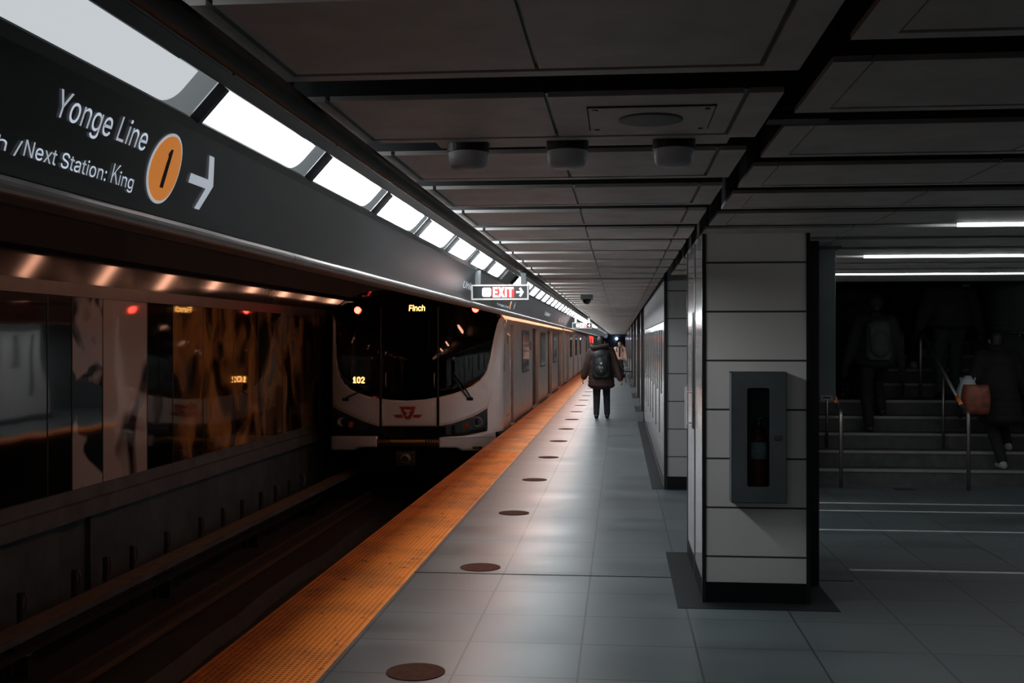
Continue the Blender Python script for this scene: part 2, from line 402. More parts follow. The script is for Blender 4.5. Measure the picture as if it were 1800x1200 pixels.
# wall across the track
bm = bmesh.new(); box(bm, WL - 0.5, WL - 0.06, YB, YE, -1.5, 3.4)
struct(obj('wall_left', bm, M['concrete']))
bm = bmesh.new()
box(bm, WL - 0.06, WL + 0.10, YB, YE, -0.27, -0.10)            # ledge face
box(bm, WL - 0.06, WL + 0.02, YB, YE, -0.10, 0.03)
struct(obj('trim_5', bm, M['concrete_light']))
bm = bmesh.new()
box(bm, WL - 0.06, WL + 0.03, YB, YE, EYE + 0.475, EYE + 0.615)
struct(obj('trim_6', bm, mat('frame_brown', (0.09, 0.075, 0.066), 0.4)))
bm = bmesh.new(); extrude_y(bm, [(WL - 0.02, EYE + 0.615), (WL - 0.02, EYE + 0.90), (WL - 0.06, EYE + 0.90), (WL - 0.06, EYE + 0.615)], YB, YE)
struct(obj('trim_7', bm, M['cove']))
bm = bmesh.new(); box(bm, WL - 0.06, WL + 0.25, YB, YE, EYE + 0.90, EYE + 1.7)
struct(obj('trim_8', bm, M['void']))
# recess piers in the lower wall
bm = bmesh.new()
for a, b in ((6.0, 10.9), (11.6, 60.0)): box(bm, WL - 0.06, WL, a, b, -1.3, -0.27)
struct(obj('trim_9', bm, M['concrete']))
# ceiling over the track, and the slab above the trays
bm = bmesh.new(); box(bm, WL - 0.5, -1.33, YB, YE, EYE + 1.62, EYE + 1.8)
struct(obj('ceiling_track', bm, M['void']))
bm = bmesh.new(); box(bm, -1.33, 8.0, YB, 13.2, 2.58, 2.7); box(bm, -1.33, 3.0, 13.2, YE, 2.58, 2.7)
struct(obj('ceiling_slab', bm, M['void']))

# ceiling trays: rows of flat metal pans with dark gaps between them
LX0, LX1 = -0.90, 0.433
def tray(bm, bg, x0, x1, y0, y1, split, ledge):
    """pale pan 15 mm thick with a dark groove, on a body darkened for gap shade"""
    z0, z1 = CZ, CZ + 0.015
    box(bm, x0, x0 + 0.09, y0, y1, z0, z1)
    if ledge:
        box(bm, x1 - 0.09, x1, y0, y1, z0, z1); box(bm, x0 + 0.09, x1 - 0.09, y1 - 0.05, y1, z0, z1)
        a, b, yy = x0 + 0.09 + 0.014, x1 - 0.09 - 0.014, y1 - 0.05 - 0.026
    else:
        box(bm, x0 + 0.09, x1, y1 - 0.045, y1, z0, z1)
        a, b, yy = x0 + 0.094, x1, y1 - 0.045 - 0.024
    prev = a
    for q in sorted(split) + [b]:
        e = q - 0.005 if q != b else b
        box(bm, prev, e, y0, yy, z0, z1); prev = q + 0.005
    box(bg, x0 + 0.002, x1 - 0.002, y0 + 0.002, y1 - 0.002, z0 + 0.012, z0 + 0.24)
bm = bmesh.new(); bg = bmesh.new()
for i in range(-9, 122):
    y0 = 2.995 + 0.885 * i
    if y0 < YB or y0 + 0.69 > YE: continue
    tray(bm, bg, LX0, LX1, y0, y0 + 0.645, [-0.2], True)
box(bm, -0.62, 0.36, 3.655, 3.82, CZ + 0.012, CZ + 0.03)         # plate that carries the three detectors
for a in (-1.24, -1.21): pass
struct(obj('ceiling', bm, M['tray'], bevel=0))
bm2 = bmesh.new()
for i in range(-14, 13):
    y1 = 2.49 + 0.781 * i
    if y1 - 0.58 < YB or y1 > 11.1: continue
    tray(bm2, bg, 0.502, 7.9, y1 - 0.585, y1, [1.35 + 0.05 * (i % 2), 2.6, 3.9, 5.2], False)
box(bm2, 1.2, 7.9, 11.2, 12.55, CZ, CZ + 0.24)                    # plain bulkhead before the stairs
struct(obj('ceiling_right', bm2, M['tray']))
struct(obj('ceiling_groove_shade', bg, M['tray_shade']))
bm = bmesh.new(); box(bm, 0.433, 0.435, YB, 12.1, CZ + 0.24, CZ + 0.33); box(bm, 0.44, 0.62, 3.36, 3.44, CZ + 0.0, CZ + 0.05)
box(bm, 0.46, 0.60, 3.33, 3.47, CZ + 0.03, CZ + 0.32)
struct(obj('trim_10', bm, M['dark_paint']))

# right side: tiled end wall, wall along the platform, stair hall
bm = bmesh.new(); box(bm, WR + 0.02, 1.9, 12.16, 12.45, 0.135, CZ + 0.33)
struct(obj('wall_back', bm, M['tile_run']))
bm = bmesh.new(); box(bm, WR + 0.01, 1.9, 12.15, 12.5, 0.0, 0.135)
struct(obj('baseboard_back', bm, M['base']))
bm = bmesh.new(); box(bm, WR, WR + 0.035, 12.14, 12.2, 0.0, CZ + 0.1); box(bm, WR - 0.01, WR + 0.03, 22.2, 22.35, 0.0, CZ + 0.1)
struct(obj('trim_11', bm, M['trim_black']))
bm = bmesh.new(); box(bm, WR + 0.01, WR + 0.3, 12.2, 22.3, 0.0, EYE + 0.22)
struct(obj('wall_right', bm, M['dark_paint']))
bm = bmesh.new(); box(bm, WR + 0.0, WR + 0.3, 12.2, 22.2, EYE + 0.225, CZ + 0.3)
struct(obj('wall_right_header', bm, M['grey_paint']))
bm = bmesh.new()
yp = 12.22
k = 0
bs = bmesh.new()
while yp < 22.0:
    w = 0.62 if k % 2 else 0.72
    box(bm, WR, WR + 0.012, yp, min(yp + w, 22.2), 0.10, EYE + 0.215)
    if k: box(bs, WR - 0.004, WR + 0.013, yp - 0.06, yp + 0.10, 1.0 if k % 2 else 0.5, EYE + 0.14)
    yp += w + 0.004; k += 1
struct(obj('wall_right_panels', bm, M['white_gloss']))
struct(obj('trim_18', bs, M['trim_black']))
# pillars and wall pieces farther down the platform
PB = bmesh.new(); PW = bmesh.new(); PD = bmesh.new()
for a, b in ((25.5, 27.5), (31.5, 34.5), (39.0, 42.0), (48.0, 54.0), (58.0, 66.0), (70.0, 80.0), (84.0, 112.0)):
    box(PW, WR + 0.01, WR + 0.35, a + 0.08, b - 0.08, 0.12, CZ + 0.2)
    box(PB, WR, WR + 0.36, a, a + 0.08, 0, CZ + 0.2); box(PB, WR, WR + 0.36, b - 0.08, b, 0, CZ + 0.2)
    box(PB, WR + 0.005, WR + 0.35, a + 0.08, b - 0.08, 0, 0.12)
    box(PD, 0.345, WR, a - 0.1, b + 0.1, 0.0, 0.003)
struct(obj('wall_right_far', PW, M['white_gloss']))
struct(obj('trim_12', PB, mat('pillar_edge', (0.05, 0.04, 0.036), 0.4)))
struct(obj('trim_13', PD, M['border']))
bm = bmesh.new(); box(bm, 1.9, 2.1, 12.5, 112, 0, 2.6)
struct(obj('wall_inner', bm, M['grey_paint']))
bm = bmesh.new(); box(bm, WL - 0.5, 8.2, YB - 0.3, YB, -1.5, 3.6); struct(obj('wall_behind', bm, M['grey_paint']))
bm = bmesh.new(); box(bm, WL - 0.5, 3.0, YE, YE + 0.3, -1.5, 3.6)
struct(obj('wall_end', bm, mat('end_wall', (0.20, 0.24, 0.27), 0.6)))
bm = bmesh.new(); box(bm, -0.35, 0.1, YE - 0.05, YE, 1.0, 2.0); box(bm, 0.28, 0.46, YE - 0.05, YE, 1.0, 2.0)
struct(obj('trim_14', bm, M['dark_paint']))
# stair hall
SY = 12.7; RISE = 0.177; RUN = 0.30; SX0, SX1 = 1.9, 4.70
bm = bmesh.new(); bn = bmesh.new()
z = 0.0
ys = []
for i in range(1, 6): ys.append((SY + RUN * (i - 1), RISE * i))
LAND = SY + RUN * 4
for j in range(1, 15): ys.append((LAND + 0.75 + RUN * (j - 1), RISE * (5 + j)))
for k, (y, zt) in enumerate(ys):
    y2 = ys[k + 1][0] if k + 1 < len(ys) else y + 3
    box(bm, SX0, SX1, y, y2 + 0.02, -0.1 if k < 6 else zt - 0.6, zt)
    box(bn, SX0, SX1, y - 0.012, y + 0.045, zt - 0.028, zt + 0.002)
struct(obj('stairs', bm, M['stair']))
struct(obj('trim_15', bn, M['nosing']))
bm = bmesh.new(); box(bm, SX0 - 0.2, SX0, SY - 0.2, 22, 0, 6); struct(obj('wall_stair_left', bm, M['dark_paint']))
bm = bmesh.new(); box(bm, SX1, SX1 + 0.3, SY - 0.0, 22, 0, 6); struct(obj('wall_stair_right', bm, tile_mat('stair_wall', (0.20, 0.215, 0.22), (0.08, 0.08, 0.08), 1.2, 0.6, 0.0, 0.004, 0.4, 0.06, 'YZ')))
bm = bmesh.new(); box(bm, SX0, SX1, 21.8, 22, 3, 6); box(bm, SX0 - 0.2, SX1 + 0.3, 12.6, 22, 6, 6.1); box(bm, SX0 - 0.2, 8.0, 12.45, 12.6, CZ + 0.1, 6.1)
struct(obj('wall_stair_end', bm, M['dark_paint']))
bm = bmesh.new(); box(bm, SX1 + 0.001, 8.0, SY - 0.0, SY + 0.3, 0, CZ + 0.2)
struct(obj('wall_concourse', bm, M['grey_paint']))
bm = bmesh.new(); box(bm, 8.0, 8.2, YB, SY + 0.3, -0.3, CZ + 0.4)
struct(obj('wall_far_right', bm, M['grey_paint']))
g = on_floor(1590, 860)
tag(obj('floor_grate', bx(g.x - 0.11, g.x + 0.11, g.y - 0.05, g.y + 0.05, 0.0, 0.004), M['trim_black']), 'small black drain grate in the floor before the stairs', 'grate')

# ------------------------------------------------------------------ orange tactile strip and dots
ts = thing('tactile_strip', 'orange tactile warning strip with raised domes along the platform edge', 'warning strip', ((EDGE + STRIP) / 2, 8, 0))
obj('strip_base', bx(EDGE, STRIP, YB, YE, -0.06, 0.004), M['tactile'], ts)
bm = bmesh.new()
pit = 0.0325
for i in range(int((16 - 3.4) / pit)):
    for j in range(18):
        x = EDGE + 0.034 + j * pit; y = 3.4 + i * pit
        b0 = [bm.verts.new((x + 0.0115 * math.cos(a * PI / 3), y + 0.0115 * math.sin(a * PI / 3), 0.003)) for a in range(6)]
        b1 = [bm.verts.new((x + 0.0075 * math.cos(a * PI / 3), y + 0.0075 * math.sin(a * PI / 3), 0.009)) for a in range(6)]
        bm.faces.new(b1)
        for a in range(6): bm.faces.new((b0[a], b0[(a + 1) % 6], b1[(a + 1) % 6], b1[a]))
o = obj('raised_domes', bm, M['tactile'], ts); o['kind'] = 'stuff'
ordn = ['nearest', 'second', 'third', 'fourth', 'fifth', 'sixth', 'seventh', 'eighth']
dot_me = None
for i in range(14):
    y = 5.30 + 2.5 * i
    bm = bmesh.new(); lathe(bm, (0, 0, 0), [(0.143, 0.0), (0.143, 0.004)], 32)
    lab = ('%s round red-brown floor marker from the camera, beside the orange strip' % ordn[i]) if i < 8 else 'tiny red-brown floor marker far down the platform'
    o = obj('floor_marker', bm, M['dot']) if dot_me is None else link_mesh('floor_marker', dot_me, M['dot'])
    dot_me = o.data
    o.location = (-0.985, y, 0.0)
    tag(o, lab, 'floor marker', 'round floor markers along the strip')

# ------------------------------------------------------------------ sign fascia with the lamp row
P_SB = (-1.30, EYE + 0.345); P_ST = (-1.222, EYE + 0.607); P_LB = (-1.200, EYE + 0.628); P_LT = (-1.115, EYE + 0.722)
fa = thing('sign_fascia', 'long dark grey sign fascia with lettering and metal rails hung above the platform edge', 'sign', (-1.2, 10, EYE + 0.3))
bm = bmesh.new()
prof = []
for i in range(9):
    t = i / 8
    prof.append((P_SB[0] + (P_ST[0] - P_SB[0]) * (0.55 * t + 0.45 * t * t), P_SB[1] + (P_ST[1] - P_SB[1]) * t))
back = [(-1.30, P_ST[1] + 0.02), (-1.345, P_SB[1])]
extrude_y(bm, prof + back, YB, YE)
obj('sign_panel', bm, M['fascia'], fa)
def on_sign(px, py):
    """point of the sign panel seen at (px, py)"""
    best = None
    for k in range(401):
        t = k / 400
        x = P_SB[0] + (P_ST[0] - P_SB[0]) * (0.55 * t + 0.45 * t * t); z = P_SB[1] + (P_ST[1] - P_SB[1]) * t
        zc = depth_x(px, x); yy = 600 - (z - EYE) * F / zc
        if best is None or abs(yy - py) < best[0]: best = (abs(yy - py), Vector((x, y_on_x(px, x), z)), t)
    return best[1], best[2]
bm = bmesh.new()
extrude_y(bm, [(-1.345, EYE + 0.34), (-1.36, EYE + 1.62), (-1.33, EYE + 1.62), (-1.30, EYE + 0.62)], YB, YE)
obj('back_panel', bm, M['trim_black'], fa)
bm = bmesh.new()
seg = 2.28
y = 1.9 - seg * 5
while y < YE - 3:
    pr = [(-1.285, EYE + 0.347), (-1.262, EYE + 0.345)]
    for k in range(9):
        a = PI / 2 - PI * k / 8 * 1.1
        pr.append((-1.270 + 0.022 * math.cos(a), EYE + 0.324 + 0.020 * math.sin(a)))
    pr += [(-1.345, EYE + 0.305), (-1.345, EYE + 0.347)]
    extrude_y(bm, pr, y + 0.003, y + seg - 0.003); y += seg
obj('lower_rail', bm, M['steel'], fa, smooth=False)
bm = bmesh.new(); tube(bm, [(-0.835, YB, EYE + 0.617), (-0.835, YE, EYE + 0.617)], 0.029, 20)
obj('upper_tube', bm, M['steel'], fa, smooth=True)
bm = bmesh.new()
extrude_y(bm, [P_ST, P_LB, (P_LB[0] - 0.02, P_LB[1] + 0.02), (P_ST[0] - 0.02, P_ST[1] + 0.012)], YB, YE)      # lower lamp trim
extrude_y(bm, [P_LT, (-1.089, EYE + 0.751), (-1.11, EYE + 0.775), (-1.135, EYE + 0.742)], YB, YE)
obj('lamp_trim', bm, M['trim_black'], fa)
LP = 1.139; LY0 = 3.034
bm = bmesh.new()
i = -8
while LY0 + LP * i < YE - 2:
    y = LY0 + LP * i
    extrude_y(bm, [(-1.086, EYE + 0.750), (-1.080, EYE + 0.757), (-1.095, EYE + 0.775), (-1.103, EYE + 0.768)], y + 0.008, y + LP - 0.008)
    extrude_y(bm, [(-1.078, EYE + 0.762), (-1.040, EYE + 0.800), (-1.05, EYE + 0.83), (-1.09, EYE + 0.78)], y + 0.008, y + LP - 0.008)
    i += 1
obj('cove_moulding', bm, M['grey_paint'], fa)
bm = bmesh.new(); extrude_y(bm, [(P_LB[0] - 0.03, P_LB[1] + 0.012), (P_LT[0] - 0.012, P_LT[1] + 0.03), (-1.30, P_LT[1] + 0.1), (-1.31, P_LB[1])], YB, YE)
obj('lamp_housing', bm, M['trim_black'], fa)

# lamps
ld = Vector((P_LT[0] - P_LB[0], 0, P_LT[1] - P_LB[1])); LH = ld.length; ld.normalize()
ln = Vector((ld.z, 0, -ld.x))                       # faces the platform and down
def make_lamp(i, mat_d, label, group):
    y0 = LY0 + LP * i
    o = Vector((P_LB[0], y0, P_LB[1]))
    t = thing('lamp_panel', label, 'lamp', o, group)
    def P(u, v, w=0.0): return o + Vector((0, 1, 0)) * u + ld * v - ln * w
    L0, L1, h0, h1 = 0.025, LP * 0.845, 0.004, LH - 0.004
    pts = [P(L0, h0), P(L1 - 0.07, h0)]
    for k in range(1, 6):
        a = -PI / 2 + PI / 2 * k / 5
        pts.append(P(L1 - 0.07 + 0.07 * math.cos(a), h0 + 0.055 + 0.055 * math.sin(a)))
    pts += [P(L1, h1), P(L0, h1)]
    b = bmesh.new(); prism(b, pts, -ln * 0.006); obj('diffuser', b, mat_d, t)
    b = bmesh.new(); extrude_y(b, [(P_LB[0] + 0.016, P_LB[1] - 0.0145), (P_LT[0] + 0.016, P_LT[1] - 0.0145), (P_LT[0] - 0.006, P_LT[1] + 0.006), (P_LB[0] - 0.006, P_LB[1] + 0.006)], y0 - 0.011, y0 + 0.011); obj('divider', b, M['trim_black'], t)
    b = bmesh.new(); prism(b, [P(LP * 0.76, h0 - 0.002, 0.007), P(LP - 0.022, h0 - 0.002, 0.007), P(LP - 0.022, h1 + 0.002, 0.007), P(LP * 0.76, h1 + 0.002, 0.007)], -ln * 0.008)
    obj('end_cover', b, M['lamp_end'] if mat_d is not M['lamp_off'] else M['lamp_off'], t)
    return t
near_lab = {-1: 'pale dimmer lamp panel above the Yonge Line lettering, nearest the camera', 0: 'large bright white lamp panel starting above the arrow on the fascia', 1: 'bright white lamp panel next beyond the one above the arrow',
            2: 'fourth white lamp panel from the near end of the row', 3: 'fifth white lamp panel from the near end of the row', 4: 'sixth white lamp panel from the near end of the row',
            5: 'third lamp panel before the unlit one', 6: 'second lamp panel before the unlit one', 7: 'last lit lamp panel just before the unlit one near the EXIT sign',
            8: 'only unlit lamp panel in the row, above the near EXIT sign'}
# the unlit lamp lies between frame columns 878 and 897
k_off = round((y_on_x(878, -1.2) - LY0) / LP)
names = {}
for i in range(-7, 84):
    if i < -1: lab = 'white lamp panel in the row behind the camera'; continue_ok = True
    if i == k_off: md, lab = M['lamp_off'], near_lab[8]
    elif i == -1: md, lab = M['lamp_dim'], near_lab[-1]
    elif i == 0: md, lab = M['lamp_mid'], near_lab[0]
    else: md = M['lamp_near'] if i < 2 else M['lamp']
    if 0 < i < k_off:
        d = k_off - i
        lab = {1: near_lab[7], 2: near_lab[6], 3: near_lab[5]}.get(d, near_lab.get(i, 'white lamp panel in the middle of the row before the unlit one'))
    if i > k_off:
        lab = {1: 'first lit lamp panel just beyond the unlit one', 2: 'second lit lamp panel beyond the unlit one', 3: 'third lit lamp panel beyond the unlit one'}.get(i - k_off, 'small white lamp panel in the receding row far beyond the unlit one')
    make_lamp(i, md, lab, 'white lamp panels along the fascia')

# lettering on the fascia
def sign_text(s, pxy0, pxy1, cap_px, name='lettering', m=None, bold=0.0):
    """s runs from the point seen at pxy0 (baseline start) to pxy1 (baseline end)"""
    p0, t0 = on_sign(*pxy0); p1, t1 = on_sign(*pxy1)
    zc = depth_x(pxy1[0], p1.x)
    up = Vector((0.29, 0, 0.957))
    size = cap_px * zc / F / 0.957 / 0.72
    def tm(q): return text_mesh(q, size, (0, 0, 0), (0, 1, 0), up, 0.001, bold=bold)
    words = s.split(' ')
    ends = []
    for i in range(len(words)):
        me = tm(' '.join(words[:i + 1])); ends.append(max(v.co.y for v in me.vertices)); mn0 = min(v.co.y for v in me.vertices)
    for wd_, e in zip(words, ends):
        if wd_[0] == 'K':                    # the K is drawn as its own polygon
            full = tm(wd_); a0 = min(v.co.y for v in full.vertices) + e - max(v.co.y for v in full.vertices)
            rest = tm(wd_[1:]); a1 = min(v.co.y for v in rest.vertices) + e - max(v.co.y for v in rest.vertices)
            wk = (a1 - a0) * 0.93; hk = size * 0.727; un = up.normalized(); bk = bmesh.new()
            prism(bk, [Vector((0, 1, 0)) * (a0 + wk * q) + un * hk * r for q, r in ((0, 0), (.15, 0), (.15, .30), (.32, .50), (.80, 0), (1, 0), (.43, .62), (.97, 1), (.78, 1), (.15, .44), (.15, 1), (0, 1))], (0.001, 0, 0))
            me = bpy.data.meshes.new('k'); bk.to_mesh(me); bk.free()
            place_word(me, p0, p1, mn0, ends[-1] - mn0, name, m)
            wd_ = wd_[1:]
        me = tm(wd_); d = e - max(v.co.y for v in me.vertices)
        for v in me.vertices: v.co.y += d
        place_word(me, p0, p1, mn0, ends[-1] - mn0, name, m)
def place_word(me, p0, p1, mn, w, name, m):
    L = p1.y - p0.y; k = L / w
    base = Vector(((p0.x + p1.x) / 2, p0.y, (p0.z + p1.z) / 2))
    for v in me.vertices:
        v.co.y = (v.co.y - mn) * k
        v.co += base
        t = (v.co.z - P_SB[1]) / (P_ST[1] - P_SB[1])
        surf = P_SB[0] + (P_ST[0] - P_SB[0]) * (0.55 * t + 0.45 * t * t)
        v.co.x = surf + 0.0025 + (0.001 if (v.index % 2) else 0.001)
    link_mesh(name, me, m or M['white_text'], fa)
def sign_shape(pts, z_off, m, name, parent=fa):
    """flat shape on the fascia; pts are (y, z) pairs"""
    b = bmesh.new(); vs = []
    for y, z in pts:
        t = (z - P_SB[1]) / (P_ST[1] - P_SB[1])
        vs.append(Vector((P_SB[0] + (P_ST[0] - P_SB[0]) * (0.55 * t + 0.45 * t * t) + z_off, y, z)))
    prism(b, vs, (0.0015, 0, 0))
    return obj(name, b, m, parent)
sign_text('Yonge Line', (90, 205), (252, 263), 54)
sign_text('Next Station: King', (38, 272), (230, 334), 32)
e1, _ = on_sign(-6, 262)
zz, _ = on_sign(32, 270)
me = None
sign_text('To Finch /', (-170, 214), (33, 271), 33)
def badge(px, py, r_px):
    c, t = on_sign(px, py)
    zc = depth_x(px, c.x); R = r_px * zc / F / 0.957
    sign_shape([(c.y + R * math.cos(a * PI / 24), c.z + R * 0.957 * math.sin(a * PI / 24)) for a in range(48)], 0.002, M['white_text'], 'badge_ring')
    d = sign_shape([(c.y + R * 0.92 * math.cos(a * PI / 24), c.z + R * 0.92 * 0.957 * math.sin(a * PI / 24)) for a in range(48)], 0.004, M['orange_disc'], 'line_badge')
    one = [(-0.22, 0.30), (-0.14, 0.38), (0.0, 0.56), (0.13, 0.56), (0.13, -0.54), (-0.07, -0.54), (-0.07, 0.27), (-0.24, 0.20)]
    sign_shape([(c.y + R * a, c.z + R * 0.957 * b) for a, b in one], 0.006, M['black_vinyl'], 'badge_numeral')
    return c, R
def arrow(px, py, h_px):
    c, t = on_sign(px, py); zc = depth_x(px, c.x); S = h_px * zc / F / 0.957
    pts = [(-0.62, 0.09), (0.18, 0.09), (-0.12, 0.42), (-0.12, 0.62), (0.06, 0.62), (0.58, 0.0), (0.06, -0.62), (-0.12, -0.62), (-0.12, -0.42), (0.18, -0.09), (-0.62, -0.09)]
    pts = [(-0.55, 0.085), (0.28, 0.085), (-0.02, 0.5), (0.2, 0.5), (0.58, 0.0), (0.2, -0.5), (-0.02, -0.5), (0.28, -0.085), (-0.55, -0.085)]
    sign_shape([(c.y + S * a, c.z + S * 0.957 * b) for a, b in pts], 0.003, M['white_text'], 'arrow')
badge(287, 296.5, 60.5)
arrow(352, 320, 92)
# the next signs along the fascia
sign_text('Union', (812, 506), (834, 511), 15)
sign_text('Yonge Line', (872, 536), (893, 541), 5)
badge(897, 536.5, 7); arrow(904, 537, 11)
sign_text('Union', (957, 554), (966, 556), 9)
badge(983, 563, 4.2); arrow(987, 564, 6)
# pipes and cable trays seen under the fascia
bm = bmesh.new()
tube(bm, [(-2.6, YB, EYE + 0.60), (-2.6, 19.0, EYE + 0.60)], 0.02, 8); tube(bm, [(-3.4, YB, EYE + 0.80), (-3.4, 19.0, EYE + 0.80)], 0.03, 8)
for y in (6, 9, 12, 15, 18): box(bm, -2.62, -2.58, y, y + 0.04, EYE + 0.60, EYE + 1.62); box(bm, -3.42, -3.38, y, y + 0.04, EYE + 0.80, EYE + 1.62)
tag(obj('ceiling_conduit', bm, M['steel_dark']), 'dark conduit pipes hung over the track behind the fascia', 'pipe')
# invented warm tube lamps, added to light the track side behind the fascia; they show only as streaks mirrored in the far wall
bm = None
for i in range(-9, 14):
    y = 17.7 + 2.75 * i
    t = thing('added_track_lamp', 'added, unseen warm slanted tube lamp on the track side of the fascia', 'lamp', (-1.7, y, EYE + 1.1), 'added warm track lamps behind the fascia')
    b = bmesh.new(); tube(b, [(-1.57, y, EYE + 1.08), (-1.88, y, EYE + 1.48)], 0.062, 12); obj('tube', b, M['added_warm_lamp'] if i >= -3 else M['added_warm_lamp_dim'], t)
    b = bmesh.new(); tube(b, [(-1.88, y, EYE + 1.48), (-1.90, y, EYE + 1.63)], 0.02, 8); tube(b, [(-1.57, y, EYE + 1.08), (-1.36, y, EYE + 1.08)], 0.012, 6)
    obj('bracket', b, M['trim_black'], t)

# ------------------------------------------------------------------ mural panels on the far wall
edges = [-6.0, 1.5, 4.2, 6.0, 7.4, 8.6, 9.74] + [y_on_x(p, WL) for p in (0, 85, 128, 182, 260, 305, 358, 412, 455, 497, 535, 562)]
kinds = ['mural_dark'] * 7 + ['mural_dark', 'mural_dark', 'mural_blue', 'mural_pale', 'mural_dark', 'mural_amber', 'mural_amber', 'mural_amber', 'mural_olive', 'mural_olive', 'mural_olive']
edges = sorted(edges)
labs = {'mural_dark': 'dark glass panel', 'mural_blue': 'blue and white glass panel', 'mural_pale': 'pale beige glass panel', 'mural_amber': 'amber glass panel', 'mural_olive': 'olive brown glass panel'}
vis = {85: 'nearly black glass wall panel at the left border of the photo', 128: 'narrow black glass wall panel left of the blue and white one', 182: 'blue and white blotched glass wall panel', 260: 'pale beige sketched glass wall panel',
       305: 'black glass wall panel between the pale panel and the amber panels', 358: 'first amber glass wall panel, next to the black one', 412: 'second amber glass wall panel from the black one', 455: 'third amber glass wall panel from the black one',
       497: 'brown glass wall panel next to the last amber panel', 535: 'olive glass wall panel second from the train', 562: 'olive glass wall panel nearest to the train front'}
vy = {round(y_on_x(p, WL), 3): l for p, l in vis.items()}
for a, b, kd in zip(edges, edges[1:], kinds):
    bm = bmesh.new(); box(bm, WL - 0.05, WL - 0.01, a + 0.006, b - 0.006, 0.03, EYE + 0.478)
    tag(obj('mural_panel', bm, M[kd]), vy.get(round(b, 3), 'dark glass wall panel before the left border of the photo'), 'glass panel', 'printed glass panels across the track')
bm = bmesh.new()
for p in edges: box(bm, WL - 0.055, WL - 0.005, p - 0.006, p + 0.006, 0.03, EYE + 0.478)
box(bm, WL - 0.06, WL + 0.02, edges[-1], edges[-1] + 0.5, -0.1, EYE + 0.6)
struct(obj('trim_16', bm, M['dark_paint']))

# ------------------------------------------------------------------ track: rails, cover board, brackets
RT = -1.10
for x, lab in ((-4.49, 'running rail on the wall side of the track'), (-2.99, 'running rail on the platform side of the track')):
    bm = bmesh.new()
    extrude_y(bm, [(x - 0.07, RT - 0.16), (x + 0.07, RT - 0.16), (x + 0.07, RT - 0.145), (x + 0.012, RT - 0.125), (x + 0.012, RT - 0.04), (x + 0.036, RT - 0.03), (x + 0.036, RT), (x - 0.036, RT), (x - 0.036, RT - 0.03), (x - 0.012, RT - 0.04), (x - 0.012, RT - 0.125), (x - 0.07, RT - 0.145)], YB, YE)
    tag(obj('running_rail', bm, M['rust']), lab, 'rail', 'running rails')
tr = thing('power_rail', 'third rail under a brown cover board along the far wall', 'rail', (-5.08, 10, -1.2))
bm = bmesh.new()
y = YB
while y < 60:
    box(bm, -5.20, -4.95, y, y + 2.98, -0.875, -0.845); y += 3.0
obj('cover_board', bm, M['board'], tr)
bm = bmesh.new(); box(bm, -4.965, -4.945, YB, 60, -0.90, -0.842); obj('board_edge', bm, M['concrete_light'], tr)
bm = bmesh.new(); box(bm, -5.12, -5.04, YB, 60, -1.08, -1.0)
obj('conductor', bm, M['steel_dark'], tr)
y = YB + 1
while y < 60:
    bm = bmesh.new(); box(bm, -5.22, -5.18, y, y + 0.05, -1.3, -0.86); box(bm, -5.14, -5.02, y, y + 0.08, -1.3, -1.08); y += 3.0
    obj('board_bracket', bm, M['trim_black'], tr)
for k, (px, py) in enumerate(((35, 1085), (130, 1040), (185, 1010), (232, 985), (292, 957), (352, 932), (392, 914), (425, 897), (458, 884), (484, 874), (508, 862), (530, 852))):
    y = y_on_x(px, -5.38)
    t = thing('rail_post', 'small upright iron post between the cover board and the far wall', 'post', (-5.38, y, -1.27), 'small posts behind the cover board')
    bm = bmesh.new(); box(bm, -5.40, -5.36, y - 0.02, y + 0.02, -1.27, -0.66); obj('upright', bm, M['steel_dark'], t)
    bm = bmesh.new(); tube(bm, [(-5.35, y + 0.03, -0.84), (-5.33, y + 0.03, -0.72), (-5.345, y + 0.02, -0.66)], 0.010, 6); obj('hook', bm, M['steel'], t)

# ------------------------------------------------------------------ the train
TXR, TXL = -2.12, -5.21
TXC = (TXR + TXL) / 2; THW = (TXR - TXL) / 2
TY = 19.85
train = thing('subway_train', 'silver subway train with black windscreen standing at the platform', 'train', (TXC, TY, RT))
def face_y(x, z):
    u = (x - TXC) / THW
    y = TY - 0.52 * (1 - abs(u) ** 2.4)
    if z > 1.2: y += 0.20 * (z - 1.2) ** 2
    if z < 0.55: y -= 0.06 * min(1.0, (0.55 - z))
    return y
def pf(px, py, off=0.0):
    y = TY - 0.3
    for _ in range(12):
        p = on_y(px, py, y); y = face_y(p.x, p.z)
    return Vector((p.x, y - off, p.z))
def interp(pts, x):
    if x <= pts[0][0]: return pts[0][1]
    for (a, b), (c, d) in zip(pts, pts[1:]):
        if x <= c: return b + (d - b) * (x - a) / (c - a)
    return pts[-1][1]
ROOF = [(584, 550), (588, 543), (594, 536), (606, 527), (640, 514), (700, 506), (770, 505), (830, 511), (862, 522), (874, 536), (881, 556)]
WIND = [(584, 552), (587.5, 558), (589.5, 570), (590, 603), (591.5, 630), (594, 649), (599, 664), (605, 674), (616, 684), (631, 691), (648, 696.5), (665, 700), (690, 703), (716, 704), (745, 702), (770, 698), (795, 692), (815, 685), (830, 677.5), (843, 668), (850, 660), (856, 649), (862, 626), (866, 603), (870, 585), (874, 569), (878, 560), (881, 558)]
SILV = [(584, 715), (600, 723), (617, 731), (640, 741), (665, 749), (770, 749), (795, 744), (815, 738), (840, 727), (857, 717), (864, 690), (870, 640), (876, 590), (881, 559)]
def xs_list(a, b, knots, n=40):
    s = {a, b} | {k for k, _ in knots if a < k < b} | {a + (b - a) * i / n for i in range(n + 1)}
    return sorted(s)
